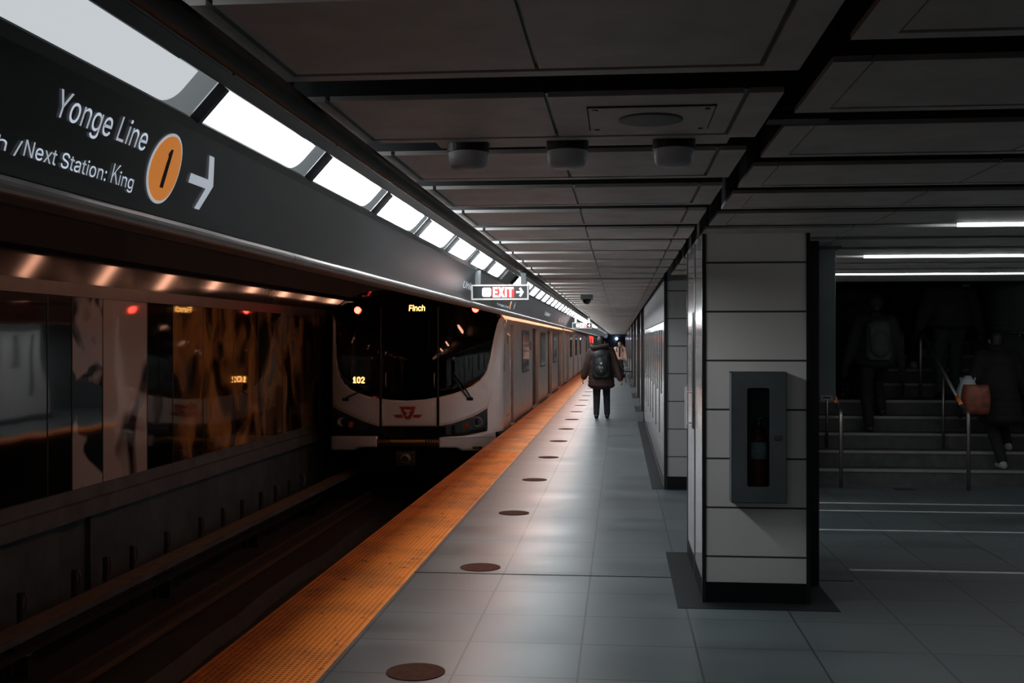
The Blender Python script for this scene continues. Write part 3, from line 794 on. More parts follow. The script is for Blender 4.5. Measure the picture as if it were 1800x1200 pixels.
def strip(name, a, b, top, bot, m, rows=10, off=0.0, thick=0.02, parent=train, smooth=True, knots=()):
    bm = bmesh.new(); cols = []
    ft = top if callable(top) else (lambda x: interp(top, x))
    fb = bot if callable(bot) else (lambda x: interp(bot, x))
    kn = (list(top) if not callable(top) else []) + (list(bot) if not callable(bot) else [])
    for x in xs_list(a, b, kn):
        t, q = ft(x), fb(x)
        if q < t + 0.05: q = t + 0.05
        cols.append([bm.verts.new(pf(x, t + (q - t) * r / rows, off)) for r in range(rows + 1)])
    for c, d in zip(cols, cols[1:]):
        for r in range(rows): bm.faces.new((c[r], d[r], d[r + 1], c[r + 1]))
    bmesh.ops.recalc_face_normals(bm, faces=bm.faces)
    if sum(f.normal.y for f in bm.faces) > 0: bmesh.ops.reverse_faces(bm, faces=bm.faces)
    me = bpy.data.meshes.new(name); bm.to_mesh(me); bm.free()
    o = link_mesh(name, me, m, parent, smooth)
    so = o.modifiers.new('thick', 'SOLIDIFY'); so.thickness = thick; so.offset = -1
    return o
strip('windscreen', 584, 881, ROOF, WIND, M['windscreen'], rows=14, thick=0.006)
strip('front_panel', 584, 668, WIND, SILV, M['silver'])
strip('front_panel', 771.5, 881, WIND, SILV, M['silver'])
strip('front_door_panel', 670, 768, WIND, lambda x: 749, M['silver'])
strip('front_seam', 667, 671, lambda x: interp(WIND, x) - 2, lambda x: 765, M['train_black'], off=0.006)
strip('front_seam', 767.5, 772, lambda x: interp(WIND, x) - 2, lambda x: 765, M['train_black'], off=0.006)
strip('door_outline', 671.5, 766.5, lambda x: 747.3, lambda x: 749, M['headlamp'], rows=1, off=0.008, thick=0.004)
strip('door_outline', 671.5, 673, lambda x: 704, lambda x: 749, M['headlamp'], rows=6, off=0.008, thick=0.004)
strip('door_outline', 765, 766.5, lambda x: 701, lambda x: 749, M['headlamp'], rows=6, off=0.008, thick=0.004)
strip('panel_edge', 584, 667, lambda x: interp(SILV, x) - 1.2, lambda x: interp(SILV, x) + 0.3, M['headlamp'], rows=1, off=0.008, thick=0.004)
strip('panel_edge', 772, 857, lambda x: interp(SILV, x) - 1.2, lambda x: interp(SILV, x) + 0.3, M['headlamp'], rows=1, off=0.008, thick=0.004)
LOW = [(584, 766), (660, 766), (665, 771), (772, 771), (777, 767), (820, 763), (857, 754)]
strip('headlight_band', 584, 857, SILV, LOW, M['train_black'], rows=8)
# bumpers
BUMP = [(584, 766), (663, 766)]
strip('bumper', 583, 663, lambda x: 766, lambda x: 790 if x < 622 else (786.5 if x < 630 else 785), M['silver'], rows=6, off=0.05, thick=0.18)
strip('bumper', 773, 872, lambda x: interp([(773, 768), (820, 765), (857, 758), (872, 753)], x), lambda x: 786 if x < 806 else (788 if x < 811 else 791), M['silver'], rows=6, off=0.05, thick=0.18)
strip('bumper_trim', 775, 868, lambda x: interp([(773, 768), (820, 767.5), (868, 766)], x), lambda x: interp([(773, 769), (820, 768.5), (868, 767)], x), M['headlamp'], rows=1, off=0.06, thick=0.01)
strip('step_plate', 663, 773, lambda x: 771, lambda x: 786, M['train_dark'], rows=4, off=0.03, thick=0.2)
strip('warning_stripe', 687, 748, lambda x: 772.5, lambda x: 777.5, M['stripe'], rows=2, off=0.036, thick=0.005)
bm = bmesh.new()
for k in range(5):
    x = 749.5 + k * 4.6
    prism(bm, [pf(x, 772.5, 0.04), pf(x + 2.2, 772.5, 0.04), pf(x + 4.8, 777.5, 0.04), pf(x + 2.6, 777.5, 0.04)], (0, 0.004, 0))
    x = 664.5 + k * 4.4
    prism(bm, [pf(x + 2.6, 772.5, 0.04), pf(x + 4.8, 772.5, 0.04), pf(x + 2.2, 777.5, 0.04), pf(x, 777.5, 0.04)], (0, 0.004, 0))
obj('warning_chevron', bm, M['stripe'], train)
# corner fairing between the front and the side wall (platform side), and its far twin
CY = TY + 0.30
bm = bmesh.new(); colsA = []
for k in range(26):
    t = k / 25
    z = -0.02 + 2.02 * t
    # ridge of the front
    py = 600 - (z - EYE) * F / 19.7
    xr = interp([(556, 880.5), (590, 876), (640, 870), (690, 864), (717, 857), (753, 856.5), (775, 856)], py)
    p = pf(xr, py)
    q = Vector((TXR, CY, z))
    colsA.append([bm.verts.new(p.lerp(q, s) + Vector((0.06 * math.sin(PI * s), -0.03 * math.sin(PI * s), 0))) for s in (0, 0.12, 0.35, 0.7, 1.0)])
for a, b in zip(colsA, colsA[1:]):
    for s in range(4): bm.faces.new((a[s], a[s + 1], b[s + 1], b[s]))
obj('corner_fairing', bm, M['silver'], train, smooth=True)
bm = bmesh.new(); colsA = []
for k in range(14):
    z = 0.0 + 2.0 * k / 13
    colsA.append([bm.verts.new((TXL + dx, TY + dy, z)) for dx, dy in ((0.0, 0.0), (-0.02, 0.15), (-0.02, 0.5))])
for a, b in zip(colsA, colsA[1:]):
    for s in range(2): bm.faces.new((a[s], a[s + 1], b[s + 1], b[s]))
obj('corner_fairing', bm, M['silver'], train, smooth=True)
# lamps on the front
for px, py, r, m, nm in ((601, 741, 8.0, 'headlamp', 'headlamp'), (618.5, 746, 6.0, 'amber', 'turn_lamp'), (819, 748, 6.0, 'amber', 'turn_lamp'), (839.5, 741, 9.0, 'headlamp', 'headlamp')):
    c = pf(px, py); R = r * 19.6 / F
    b = bmesh.new(); lathe(b, (c.x, c.y, c.z), [(R * 0.2, 0.02), (R * 0.85, 0.005), (R, -0.02), (R * 0.9, -0.028), (R * 0.8, -0.012), (R * 0.35, 0.01)], 20, 'Y')
    o = obj(nm, b, M[m], train, smooth=True)
    b = bmesh.new(); sphere(b, (c.x, c.y - 0.006, c.z), (R * 0.62, 0.02, R * 0.62)); obj('lens', b, M['cab_glass'] if m == 'headlamp' else M['amber'], o, smooth=True)
for px, py in ((629, 545), (836, 543)):
    c = pf(px, py, 0.02); b = bmesh.new(); sphere(b, c, (0.062, 0.03, 0.062)); obj('marker_lamp', b, M['marker_red'], train, smooth=True)
def front_text(s, px0, px1, py_base, h_px, m, name):
    a = pf(px0, py_base, 0.015); b_ = pf(px1, py_base, 0.015)
    me = text_mesh(s, 1.0, (0, 0, 0), (1, 0, 0), (0, 0, 1), 0.001, bold=0.012)
    x0 = min(v.co.x for v in me.vertices); x1 = max(v.co.x for v in me.vertices); z0 = min(v.co.z for v in me.vertices); z1 = max(v.co.z for v in me.vertices)
    H = h_px * 19.5 / F
    for v in me.vertices:
        x = a.x + (v.co.x - x0) / (x1 - x0) * (b_.x - a.x); z = a.z + (v.co.z - z0) / (z1 - z0) * H
        v.co = Vector((x, face_y(x, z) - 0.014 + v.co.y * 0.5, z))
    return link_mesh(name, me, m, train)
front_text('Finch', 719, 747, 546.5, 11, M['led'], 'destination_display')
front_text('102', 621, 641, 673, 11.5, M['led'], 'run_number_display')
# keystone emblem on the front door
def emb(pts, off): return [pf(x, y, off) for x, y in pts]
bm = bmesh.new()
prism(bm, emb([(689, 727.5), (707, 727.5), (709.5, 735), (695, 735)], 0.010), (0, 0.004, 0)); prism(bm, emb([(727, 727.5), (744, 727.5), (739, 735), (724.5, 735)], 0.010), (0, 0.004, 0))
kp = [(700, 712.5), (733, 712.5), (731, 718), (727.5, 731), (722, 737.5), (717, 738.5), (712, 737.5), (707.5, 731), (704, 720)]
em = obj('emblem_outline', bm, M['logo_grey'], train)
bm = bmesh.new(); prism(bm, emb(kp, 0.012), (0, 0.004, 0)); obj('emblem_outline', bm, M['logo_grey'], train)
bm = bmesh.new()
prism(bm, emb([(692.5, 728.7), (706.5, 728.7), (708.5, 733.8), (696, 733.8)], 0.014), (0, 0.004, 0)); prism(bm, emb([(728, 728.7), (741.5, 728.7), (738, 733.8), (726, 733.8)], 0.014), (0, 0.004, 0))
prism(bm, emb([(703, 714.5), (731, 714.5), (729, 719), (726, 729.5), (721, 735.5), (717, 736.5), (713, 735.5), (709, 729.5), (706, 721)], 0.017), (0, 0.004, 0))
obj('emblem', bm, M['red'], train)
bm = bmesh.new()
prism(bm, emb([(710.5, 719), (717, 719), (724, 720.5), (721.5, 723), (719, 724), (720.5, 727), (717, 731.5), (714, 730), (716, 725), (711.5, 722.5)], 0.021), (0, 0.004, 0))
obj('emblem_letters', bm, M['logo_grey'], train)
# car number plate on the bumper
a, b_ = pf(832, 788, 0.075), pf(849, 783, 0.075)
obj('number_plate', bx(a.x, b_.x, a.y - 0.004, a.y + 0.03, a.z, b_.z), M['train_black'], train)
me = text_mesh('5381', 0.06, (a.x + 0.01, a.y - 0.007, a.z + 0.01), (1, 0, 0), (0, 0, 1), 0.001)
link_mesh('plate_lettering', me, M['patch'], train)
# wipers
for pts in (((798, 655), (811, 672), (822, 688), (829, 700)), ((794, 660), (806, 676), (818, 692), (826, 702)), ((606, 701), (615, 696), (628, 690), (640, 688))):
    b = bmesh.new(); tube(b, [pf(x, y, 0.035) for x, y in pts], 0.012, 8); obj('wiper', b, M['trim_black'], train)
b = bmesh.new(); p = pf(827, 701, 0.02); box(b, p.x - 0.06, p.x + 0.05, p.y - 0.03, p.y + 0.03, p.z - 0.025, p.z + 0.03); p = pf(607, 702, 0.02); box(b, p.x - 0.05, p.x + 0.07, p.y - 0.03, p.y + 0.03, p.z - 0.025, p.z + 0.03)
obj('wiper_base', b, M['trim_black'], train, bevel=0.01)
# windscreen pillars and grab handles
for x in (669.5, 770):
    b = bmesh.new(); tube(b, [pf(x, y, 0.008) for y in (540, 580, 620, 660, 700)], 0.016, 8); obj('windscreen_pillar', b, M['train_dark'], train)
for x in (679, 764):
    b = bmesh.new(); tube(b, [pf(x, 655, 0.0), pf(x, 658, 0.05), pf(x, 676, 0.05), pf(x, 680, 0.0)], 0.008, 8); obj('grab_handle', b, M['headlamp'], train, smooth=True)
# coupler
cp = pf(714, 800)
b = bmesh.new(); box(b, cp.x - 0.19, cp.x + 0.17, cp.y - 0.06, cp.y + 0.35, cp.z - 0.20, cp.z + 0.08)
o = obj('coupler', b, M['steel_dark'], train, bevel=0.03)
b = bmesh.new(); lathe(b, (cp.x, cp.y - 0.06, cp.z - 0.06), [(0.10, 0.02), (0.10, -0.04), (0.06, -0.05), (0.05, 0.01)], 16, 'Y'); obj('coupler_face', b, M['steel'], o)
b = bmesh.new(); tube(b, [(cp.x, cp.y + 0.2, cp.z - 0.05), (cp.x, cp.y + 1.8, cp.z + 0.05)], 0.07, 10); obj('drawbar', b, M['steel_dark'], train)
# cab interior behind the windscreen
IY = TY + 1.3
b = bmesh.new(); box(b, TXL + 0.15, TXC - 0.42, IY, IY + 0.05, 0.0, 2.2); box(b, TXC + 0.42, TXR - 0.2, IY, IY + 0.05, 0.0, 2.2); box(b, TXC - 0.42, TXC + 0.42, IY, IY + 0.05, 1.85, 2.2); box(b, TXC - 0.42, TXC + 0.42, IY, IY + 0.05, 0.0, 0.75)
obj('cab_bulkhead', b, M['train_dark'], train)
pa, pb = on_y(690, 680, IY), on_y(755, 578, IY)
b = bmesh.new()
for x0, x1, z0, z1 in ((pa.x, pb.x, pa.z, pa.z + 0.07), (pa.x + 0.12, pa.x + 0.2, pa.z, pb.z), (pb.x - 0.15, pb.x - 0.05, pa.z + 0.1, pb.z), (pa.x + 0.12, pb.x, pb.z, pb.z + 0.06), (pa.x + 0.2, pb.x - 0.15, pa.z + 0.13, pa.z + 0.17)):
    box(b, x0, x1, IY - 0.03, IY + 0.02, z0, z1)
obj('cab_door_frame', b, M['patch'], train)
pa, pb = on_y(817, 641, IY), on_y(851, 588, IY)
b = bmesh.new(); box(b, pa.x, pb.x, IY - 0.06, IY - 0.01, pa.z, pb.z); o = obj('cab_locker', b, M['patch'], train)
b = bmesh.new()
for f in (0.12, 0.42, 0.66): box(b, pa.x + 0.05, pb.x - 0.05, IY - 0.065, IY - 0.055, pa.z + (pb.z - pa.z) * f, pa.z + (pb.z - pa.z) * f + 0.03)
obj('locker_slot', b, M['trim_black'], o)
b = bmesh.new(); box(b, TXL + 0.2, TXR - 0.3, TY + 0.35, TY + 0.8, 0.55, 0.80); obj('cab_desk', b, M['train_dark'], train)
b = bmesh.new(); prism(b, [pf(603, 632, -0.12), pf(612, 628, -0.12), pf(620, 645, -0.12), pf(609, 650, -0.12)], (0, 0.05, 0)); obj('cab_seat_arm', b, M['patch'], train)
# under-body
b = bmesh.new(); box(b, TXL + 0.5, TXR - 0.5, TY + 0.6, 110, -0.85, -0.30); box(b, TXL + 0.25, TXR - 0.25, TY + 0.2, 110, -0.3, -0.1); obj('underframe', b, M['train_dark'], train)
b = bmesh.new()
for yy in (TY + 2.0, TY + 4.1, 36.5, 38.6, 44.5, 46.6, 59, 61.1):
    for x in (-4.49, -2.99): lathe(b, (x, yy, RT + 0.36), [(0.36, -0.06), (0.36, 0.06)], 20, 'X')
obj('wheels', b, M['steel_dark'], train)
# cars
def side_y(px): return y_on_x(px, TXR)
def section():
    pts = []
    for k in range(13):
        a = PI * k / 12
        cx, sx = math.cos(a), math.sin(a)
        pts.append((TXC + (THW - 0.10) * math.copysign(abs(cx) ** 0.6, cx), 2.02 + 0.55 * sx ** 0.7))
    return [(TXR - 0.10, -0.12)] + pts + [(TXL + 0.10, -0.12)]
cars = [(CY, side_y(990.0), [(side_y(898), side_y(903)), (side_y(936), side_y(946.5)), (side_y(963), side_y(970)), (side_y(981), side_y(986.5))], [(side_y(918), side_y(929)), (side_y(950.5), side_y(958)), (side_y(972.5), side_y(978))])]
y0 = side_y(992.0)
for c in range(3):
    L = 22.0
    cars.append((y0, y0 + L, [(y0 + 1.9, y0 + 3.6), (y0 + 7.6, y0 + 9.3), (y0 + 13.3, y0 + 15.0), (y0 + 18.6, y0 + 20.3)], [(y0 + 4.7, y0 + 6.4), (y0 + 10.4, y0 + 12.1), (y0 + 16.0, y0 + 17.5)]))
    y0 += L + 0.5
for ci, (a, b_, doors, wins) in enumerate(cars):
    bm = bmesh.new(); extrude_y(bm, section(), a + (0.9 if ci == 0 else 0), b_)
    body = obj('car_body', bm, M['train_dark'], train)
    bm = bmesh.new()
    cur = a
    for d0, d1 in doors:
        box(bm, TXR - 0.11, TXR, cur, d0, -0.10, 2.02); box(bm, TXR - 0.11, TXR - 0.002, d0, d1, 1.93, 2.02); cur = d1
    box(bm, TXR - 0.11, TXR, cur, b_, -0.10, 2.02)
    extrude_y(bm, [(TXR, 2.02), (TXR - 0.11, 2.02), (TXR - 0.30, 2.30), (TXR - 0.22, 2.32)], a + (0.2 if ci == 0 else 0), b_)
    obj('side_wall', bm, M['stainless'], body, bevel=0.008)
    bm = bmesh.new(); box(bm, TXL - 0.01, TXL + 0.11, a + 0.2, b_, -0.1, 2.05); obj('side_wall', bm, M['stainless'], body)
    for k, (d0, d1) in enumerate(doors):
        bm = bmesh.new(); box(bm, TXR - 0.105, TXR - 0.085, d0, (d0 + d1) / 2 - 0.01, -0.02, 1.93); box(bm, TXR - 0.105, TXR - 0.085, (d0 + d1) / 2 + 0.01, d1, -0.02, 1.93)
        obj('door', bm, M['train_dark'], body)
        bm = bmesh.new(); box(bm, TXR - 0.085, TXR + 0.03, d0, d1, -0.06, -0.02); obj('door_sill', bm, M['steel'], body)
    for w0, w1 in wins:
        h0, h1 = EYE - 0.64, EYE + 0.20
        bm = bmesh.new()
        def rr(m_, y0_, y1_, z0_, z1_, r, x):
            pts = []
            for cx, cz, s in ((y1_ - r, z1_ - r, 0), (y0_ + r, z1_ - r, 1), (y0_ + r, z0_ + r, 2), (y1_ - r, z0_ + r, 3)):
                for q in range(5):
                    an = s * PI / 2 + PI / 2 * q / 4
                    pts.append(Vector((x, cx + r * math.cos(an), cz + r * math.sin(an))))
            return pts
        prism(bm, rr(bm, w0 - 0.06, w1 + 0.06, h0 - 0.05, h1 + 0.05, 0.12, TXR - 0.01), (0.022, 0, 0)); fr = obj('window_frame', bm, M['trim_black'], body)
        bm = bmesh.new(); prism(bm, rr(bm, w0, w1, h0, h1, 0.09, TXR + 0.008), (0.008, 0, 0)); obj('window_pane', bm, mat('side_glass', (0.10, 0.085, 0.075), 0.05), body)
# cab side details: grab rail, slit window, sticker, orange marker light
yy = TY + 0.55
b = bmesh.new(); tube(b, [(TXR + 0.0, side_y(891), 1.75), (TXR + 0.06, side_y(891), 1.70), (TXR + 0.06, side_y(891), 0.25), (TXR, side_y(891), 0.2)], 0.014, 8); obj('cab_grab_rail', b, M['headlamp'], train, smooth=True)
b = bmesh.new(); box(b, TXR - 0.01, TXR + 0.006, side_y(883.5), side_y(887), EYE - 0.55, EYE + 0.2); obj('cab_side_window', b, M['train_black'], train)
b = bmesh.new(); lathe(b, (TXR, side_y(892.5), EYE + 0.04), [(0.10, 0.0), (0.10, 0.006)], 16, 'X'); obj('cab_sticker', b, mat('sticker_red', (0.30, 0.06, 0.05), 0.5), train)
b = bmesh.new(); sphere(b, (TXR + 0.03, side_y(884), EYE + 0.33), (0.04, 0.09, 0.10)); obj('mirror_lamp', b, M['headlamp'], train, smooth=True)
b = bmesh.new(); box(b, TXR - 0.01, TXR + 0.012, side_y(910.5), side_y(912), EYE + 0.02, EYE + 0.28); obj('door_indicator', b, M['patch'], train)
b = bmesh.new(); box(b, TXR - 0.005, TXR + 0.006, side_y(931), side_y(934), EYE - 0.2, EYE + 0.0); obj('door_sticker', b, mat('sticker_orange', (0.35, 0.13, 0.06), 0.5), train)
b = bmesh.new(); box(b, TXR - 0.005, TXR + 0.006, side_y(1036), side_y(1043), 1.5, 2.0); obj('end_lamp', b, mat('red_glow', (0.5, 0.03, 0.02), 0.4, emit=(1, 0.06, 0.03), es=1.0), train)

# ------------------------------------------------------------------ EXIT signs
def exit_sign(px0, px1, py0, py1, zc, label, extra=False):
    a, b_ = at(px0, py1, zc), at(px1, py0, zc)
    x0, x1, z0, z1 = a.x, b_.x, a.z, b_.z; y = (a.y + b_.y) / 2
    W, H = x1 - x0, z1 - z0
    t = thing('exit_sign', label, 'sign', ((x0 + x1) / 2, y, z0), 'lit EXIT signs hung across the fascia')
    obj('sign_case', bx(x0, x1, y + 0.004, y + 0.08, z0, z1), M['steel_dark'], t)
    bm = bmesh.new(); f = H * 0.10
    box(bm, x0, x1, y - 0.012, y + 0.01, z0, z0 + f); box(bm, x0, x1, y - 0.012, y + 0.01, z1 - f, z1); box(bm, x0, x0 + f, y - 0.012, y + 0.01, z0 + f, z1 - f); box(bm, x1 - f, x1, y - 0.012, y + 0.01, z0 + f, z1 - f)
    obj('sign_frame', bm, mat('sign_frame', (0.62, 0.58, 0.55), 0.35, 0.3), t)
    obj('sign_face', bx(x0 + f, x1 - f, y - 0.002, y + 0.004, z0 + f, z1 - f), M['sign_face'], t)
    def X(u): return x0 + W * u
    def Z(v): return z0 + H * v
    bm = bmesh.new(); r = 0.12 * H; pts = []
    for cx, cz, s in ((X(0.345) - r, Z(0.80) - r, 0), (X(0.19) + r, Z(0.80) - r, 1), (X(0.19) + r, Z(0.21) + r, 2), (X(0.345) - r, Z(0.21) + r, 3)):
        for q in range(5):
            an = s * PI / 2 + PI / 2 * q / 4; pts.append(Vector((cx + r * math.cos(an), y - 0.006, cz + r * math.sin(an))))
    prism(bm, pts, (0, 0.004, 0)); pic = obj('pictogram', bm, M['sign_white'], t)
    bm = bmesh.new()
    st = [(0.225, 0.36), (0.245, 0.36), (0.245, 0.45), (0.265, 0.45), (0.265, 0.53), (0.285, 0.53), (0.285, 0.61), (0.31, 0.61)]
    for (u0, v0), (u1, v1) in zip(st, st[1:]): box(bm, X(min(u0, u1)) - 0.002, X(max(u0, u1)) + 0.002, y - 0.008, y - 0.006, Z(min(v0, v1)) - 0.002, Z(max(v0, v1)) + 0.002)
    obj('pictogram_steps', bm, M['black_vinyl'], pic)
    obj('red_field', bx(X(0.365), X(0.745), y - 0.006, y - 0.002, Z(0.16), Z(0.84)), M['sign_red'], t)
    GL = {'E': [[(0, 0), (1, 0), (1, .2), (.36, .2), (.36, .41), (.92, .41), (.92, .6), (.36, .6), (.36, .8), (1, .8), (1, 1), (0, 1)]],
          'X': [[(0, 0), (.36, 0), (.5, .3), (.64, 0), (1, 0), (.69, .5), (.98, 1), (.63, 1), (.5, .71), (.37, 1), (.02, 1), (.31, .5)]],
          'I': [[(0, 0), (1, 0), (1, 1), (0, 1)]], 'T': [[(.33, 0), (.67, 0), (.67, .8), (1, .8), (1, 1), (0, 1), (0, .8), (.33, .8)]]}
    for ch, u0, u1 in (('E', 0.380, 0.462), ('X', 0.468, 0.578), ('I', 0.588, 0.620), ('T', 0.628, 0.735)):
        bm = bmesh.new()
        for poly in GL[ch]: prism(bm, [Vector((X(u0 + (u1 - u0) * a_), y - 0.010, Z(0.17 + 0.66 * c_))) for a_, c_ in poly], (0, 0.004, 0))
        obj('lettering', bm, M['sign_white'], t)
    ap = [(-0.5, 0.1), (0.12, 0.1), (-0.12, 0.38), (0.12, 0.5), (0.52, 0.0), (0.12, -0.5), (-0.12, -0.38), (0.12, -0.1), (-0.5, -0.1)]
    bm = bmesh.new(); prism(bm, [Vector((X(0.845) + p * W * 0.13, y - 0.006, Z(0.5) + q * H * 0.62)) for p, q in ap], (0, 0.004, 0)); obj('arrow', bm, M['sign_white'], t)
    return x0, x1, y, z1, t
x0, x1, y, z1, t = exit_sign(828, 930, 500, 527, 9.4, 'near lit EXIT sign with stair pictogram and right arrow hanging over the train')
pw = 0.045
for xx, zt in ((at(839, 500, 9.4).x, EYE + 0.605), (at(920, 500, 9.4).x, EYE + 0.60)):
    obj('hanger', bx(xx - pw / 2, xx + pw / 2, y + 0.01, y + 0.06, z1, zt), M['grey_paint'], t)
x0, x1, y, z1, t = exit_sign(1006, 1041, 567, 577, 27.5, 'small distant lit EXIT sign hanging above the walking person')
for xx in (x0 + 0.08, x1 - 0.08): obj('hanger', bx(xx - pw / 2, xx + pw / 2, y + 0.01, y + 0.06, z1, EYE + 0.62), M['detector'], t)

# ------------------------------------------------------------------ column with the extinguisher cabinet
CX0, CX1 = 0.502, 1.150
CYF = at(1234, 1058, 6.81).y; CYR = CYF + 1.55
ctop = CZ + 0.25
bm = bmesh.new(); box(bm, CX0 + 0.018, CX1 - 0.018, CYF + 0.004, CYR, 0.126, ctop)
struct(obj('wall_column', bm, M['tile_col']))
bm = bmesh.new(); box(bm, CX0 + 0.003, CX1 - 0.003, CYF, CYR + 0.01, 0.0, 0.126)
struct(obj('baseboard_column', bm, M['base']))
bm = bmesh.new()
for x in (CX0, CX1 - 0.022): box(bm, x, x + 0.022, CYF - 0.002, CYF + 0.035, 0.0, ctop)
box(bm, CX0 + 0.001, CX0 + 0.02, CYF + 0.70, CYF + 0.78, 0, ctop); box(bm, CX0, CX0 + 0.022, CYR - 0.02, CYR + 0.012, 0, ctop)
struct(obj('trim_17', bm, M['trim_black']))
bm = bmesh.new(); box(bm, CX0 + 0.004, CX0 + 0.017, CYF + 0.035, CYF + 0.70, 0.126, ctop)
box(bm, CX0 + 0.004, CX0 + 0.017, CYF + 0.78, CYR - 0.02, 0.126, ctop)
struct(obj('wall_column_side', bm, M['white_gloss']))
# dark slot and pull handle on the column side
dl = tag(obj('door_slot', bx(CX0 - 0.003, CX0 + 0.008, CYF + 0.80, CYF + 0.95, EYE - 0.60, EYE + 0.20), M['trim_black']), 'narrow black recessed panel on the platform side of the near column', 'panel')
hd = thing('pull_handle', 'upright steel pull handle on the platform side of the near column', 'handle', (CX0 - 0.03, CYF + 1.1, EYE - 0.6))
b = bmesh.new(); tube(b, [(CX0 - 0.035, CYF + 1.1, EYE - 0.62), (CX0 - 0.035, CYF + 1.1, EYE - 0.32)], 0.010, 8); obj('bar', b, M['headlamp'], hd)
b = bmesh.new(); tube(b, [(CX0 - 0.035, CYF + 1.1, EYE - 0.58), (CX0 + 0.01, CYF + 1.1, EYE - 0.58)], 0.007, 6); tube(b, [(CX0 - 0.035, CYF + 1.1, EYE - 0.36), (CX0 + 0.01, CYF + 1.1, EYE - 0.36)], 0.007, 6); obj('standoff', b, M['headlamp'], hd)
# cabinet
zc = 6.70
a, b_ = at(1285, 882, zc), at(1380, 653, zc)
kx0, kx1, kz0, kz1 = a.x, b_.x, a.z, b_.z; ky0, ky1 = CYF - 0.125, CYF + 0.003
cab = thing('extinguisher_cabinet', 'dark grey fire extinguisher cabinet with narrow window mounted on the tiled column', 'cabinet', ((kx0 + kx1) / 2, ky1, kz0))
wa, wb = at(1312, 854, zc), at(1351, 681, zc)
bm = bmesh.new()
box(bm, kx0, kx0 + 0.008, ky0 + 0.02, ky1, kz0, kz1); box(bm, kx1 - 0.008, kx1, ky0 + 0.02, ky1, kz0, kz1); box(bm, kx0, kx1, ky0 + 0.02, ky1, kz0, kz0 + 0.008); box(bm, kx0, kx1, ky0 + 0.02, ky1, kz1 - 0.008, kz1); box(bm, kx0, kx1, ky1 - 0.006, ky1, kz0, kz1)
obj('cabinet_body', bm, M['grey_paint'], cab)
# door: a frame around a round-cornered window
bm = bmesh.new()
inner = []; r = 0.018
for cx, cz, s in ((wb.x - r, wb.z - r, 0), (wa.x + r, wb.z - r, 1), (wa.x + r, wa.z + r, 2), (wb.x - r, wa.z + r, 3)):
    for q in range(6):
        an = s * PI / 2 + PI / 2 * q / 5; inner.append((cx + r * math.cos(an), cz + r * math.sin(an)))
outer = []
for x, z in inner:
    cx, cz = (wa.x + wb.x) / 2, (wa.z + wb.z) / 2
    outer.append((kx1 if x > cx else kx0, kz1 if z > cz else kz0))
n = len(inner)
for dy in (0.0, 0.016):
    vi = [bm.verts.new((x, ky0 + dy, z)) for x, z in inner]; vo = [bm.verts.new((x, ky0 + dy, z)) for x, z in outer]
    for i in range(n):
        j = (i + 1) % n
        if outer[i] == outer[j]: bm.faces.new((vi[i], vi[j], vo[i]))
        else: bm.faces.new((vi[i], vi[j], vo[j], vo[i]))
    if dy == 0.0: f_i, f_o = vi, vo
for i in range(n):
    j = (i + 1) % n
    bm.faces.new((f_i[i], vi[i], vi[j], f_i[j]))
bmesh.ops.remove_doubles(bm, verts=bm.verts, dist=1e-5)
box(bm, kx0, kx0 + 0.003, ky0, ky0 + 0.02, kz0, kz1); box(bm, kx1 - 0.003, kx1, ky0, ky0 + 0.02, kz0, kz1)
box(bm, kx0, kx1, ky0, ky0 + 0.02, kz1 - 0.003, kz1); box(bm, kx0, kx1, ky0, ky0 + 0.02, kz0, kz0 + 0.003)
door = obj('cabinet_door', bm, M['grey_paint'], cab)
obj('window_pane', bx(wa.x - 0.01, wb.x + 0.01, ky0 + 0.010, ky0 + 0.013, wa.z - 0.01, wb.z + 0.01), M['cab_glass'], door)
la, lb = at(1358, 772, zc), at(1370, 763, zc)
obj('latch', bx(la.x, lb.x, ky0 - 0.004, ky0 + 0.004, la.z, lb.z), M['dark_paint'], door, bevel=0.002)
# extinguisher inside
ea = at(1333, 852, 6.74); ex, ey = ea.x, CYF - 0.055
ext = thing('fire_extinguisher', 'red fire extinguisher with white label inside the cabinet on the column', 'fire extinguisher', (ex, ey, kz0 + 0.008))
zb = kz0 + 0.010; zt = at(1333, 752, 6.74).z
b = bmesh.new(); lathe(b, (ex, ey, 0), [(0.038, zb), (0.049, zb + 0.01), (0.049, zt - 0.06), (0.040, zt - 0.03), (0.022, zt), (0.018, zt + 0.02)], 24); obj('cylinder', b, M['ext_red'], ext, smooth=True)
l0, l1 = at(1333, 805, 6.74).z, at(1333, 776, 6.74).z
b = bmesh.new(); lathe(b, (ex, ey, 0), [(0.0485, l0), (0.0502, l0 + 0.002), (0.0502, l1), (0.0485, l1 + 0.001)], 24); obj('label', b, M['label_white'], ext, smooth=True)
b = bmesh.new(); lathe(b, (ex, ey, 0), [(0.0485, zb + 0.045), (0.0500, zb + 0.05), (0.0500, zb + 0.075), (0.0485, zb + 0.08)], 24); obj('lower_label', b, M['label_white'], ext, smooth=True)
b = bmesh.new(); lathe(b, (ex, ey, 0), [(0.017, zt + 0.018), (0.017, zt + 0.045), (0.010, zt + 0.05)], 14); tube(b, [(ex, ey, zt + 0.03), (ex + 0.035, ey, zt + 0.03)], 0.008, 8)
obj('valve', b, M['steel'], ext)
b = bmesh.new(); tube(b, [(ex - 0.012, ey, zt + 0.045), (ex + 0.02, ey, zt + 0.066), (ex + 0.065, ey, zt + 0.074)], 0.007, 8); tube(b, [(ex - 0.012, ey, zt + 0.03), (ex + 0.03, ey, zt + 0.022), (ex + 0.06, ey, zt + 0.012)], 0.006, 8)
obj('lever', b, M['steel'], ext)
